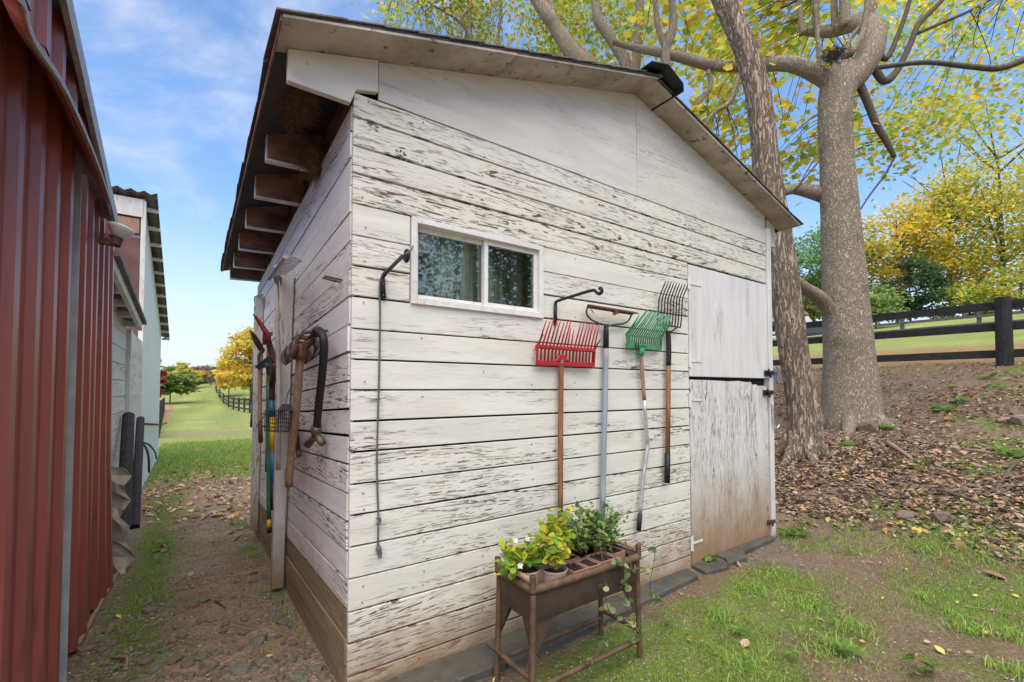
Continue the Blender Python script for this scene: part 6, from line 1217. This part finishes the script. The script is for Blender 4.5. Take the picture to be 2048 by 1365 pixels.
G1 = scatter(135000, .3, 5.2, -2.6, -.12, lambda x, y: grass_mask(x, y) ** 1.2 * .95, 91); grass('short_grass', pts3(G1), .019, 'short green grass and moss in front of the shed', 92, wd=.0016)
tf = []
for (u, v, n, sp) in ((1560, 1070, 200, .10), (1590, 1090, 120, .07), (1840, 1095, 300, .16), (1920, 1100, 430, .2), (2000, 1120, 430, .2), (2040, 1080, 250, .2), (1900, 1075, 260, .14), (1960, 1065, 260, .15), (1690, 1100, 160, .08), (1700, 1060, 120, .08), (1940, 1265, 200, .045), (2030, 1275, 220, .05), (1905, 1235, 60, .03), (1700, 1260, 260, .06), (1660, 1300, 260, .08), (1600, 1210, 220, .07), (1840, 1195, 80, .035), (2035, 1350, 200, .05), (1500, 1180, 160, .06), (1560, 1160, 260, .09), (1450, 1240, 120, .05), (1620, 1050, 80, .05), (500, 1050, 260, .12), (520, 1110, 120, .07), (1480, 1330, 160, .07), (1810, 985, 60, .06), (1590, 905, 50, .06)):
    q = ground_at(u, v)
    if q is None: continue
    g = np.random.default_rng(int(u)).normal(size=(n, 2)) * sp + np.array([q.x, q.y]); g = g[~((g[:, 0] > -.04) & (g[:, 0] < 3.56) & (g[:, 1] > -.05))]; tf.append(g)
grass('grass_tufts', pts3(np.concatenate(tf)), .045, 'taller bright green grass tufts at the edge of the soil', 93, wd=.0019, bend=1.6)
G2 = scatter(60000, -1.15, 3.5, .6, 9, lambda x, y: grass_mask(x, y) * .6 * ((x < -.03) | (y > 3.4)), 94); grass('alley_grass', pts3(G2), .035, 'patchy grass and moss along the path between barn and shed', 95, wd=.003)
G3 = scatter(70000, -1.3, 7, 8, 17, lambda x, y: lawn_mask(x, y) * .9, 96); grass('lawn_grass', pts3(G3), .06, 'mown lawn grass beyond the end of the path', 97, cols=((.29, .42, .09), (.36, .48, .12), (.22, .34, .07), (.44, .46, .16)), wd=.006)
# ------------------------------------------------------------------ broad-leaved weeds
def weed(u, v, n, s, lab, group, col_=((.16, .30, .05), (.22, .36, .08))):
    q = ground_at(u, v)
    if q is None: return
    o = thing('weed', lab, 'weed', (q.x, q.y, Hf(q.x, q.y)), group); rg = np.random.default_rng(int(u * 3 + v)); a = np.linspace(0, 6.28, n, endpoint=False) + rg.uniform(-.3, .3, n); P_ = np.stack([q.x + np.cos(a) * s * .5, q.y + np.sin(a) * s * .5, np.full(n, Hf(q.x, q.y) + .03) + rg.uniform(0, s * .4, n)], -1)
    leaf_mesh('leaves', P_, s * rg.uniform(.8, 1.2, n), pal(n, col_, [1, 1], int(u)), M['leaf'], o, 0, .5, 'leaf', seed=int(u), narrow=.8, dirs=np.stack([np.cos(a), np.sin(a), np.full(n, .45)], -1))
for u, v, n, s, lab in ((1885, 825, 12, .17, 'broad-leaved weed clump on mid bank'), (1922, 808, 9, .13, 'smaller weed just behind the weed clump on mid bank'), (1975, 760, 9, .15, 'flat green weed near the fence post'), (2018, 915, 9, .14, 'yellow-green weed at the right of the bank'), (1780, 862, 12, .10, 'yellowish weed at the foot of the pollarded tree'), (1905, 775, 6, .10, 'tiny weed high on the bank'), (1690, 895, 8, .12, 'low weed between trees and leaf litter'), (1600, 1075, 8, .09, 'leafy weed at the corner of the shed door'), (1575, 1078, 6, .08, 'pale weed touching the door corner'), (1840, 1350, 7, .08, 'round grey-green weed at the bottom edge'), (1480, 1275, 7, .05, 'thin-leaved weed growing in the moss'), (1585, 1325, 6, .04, 'small weed at bottom centre of the moss'), (1690, 1315, 8, .06, 'pale weed cluster in the green moss'), (1340, 1255, 6, .035, 'tiny weed near the right leg of planter'), (1420, 1130, 8, .06, 'straggly weed at the short mat slab')): weed(u, v, n, s, lab, None)
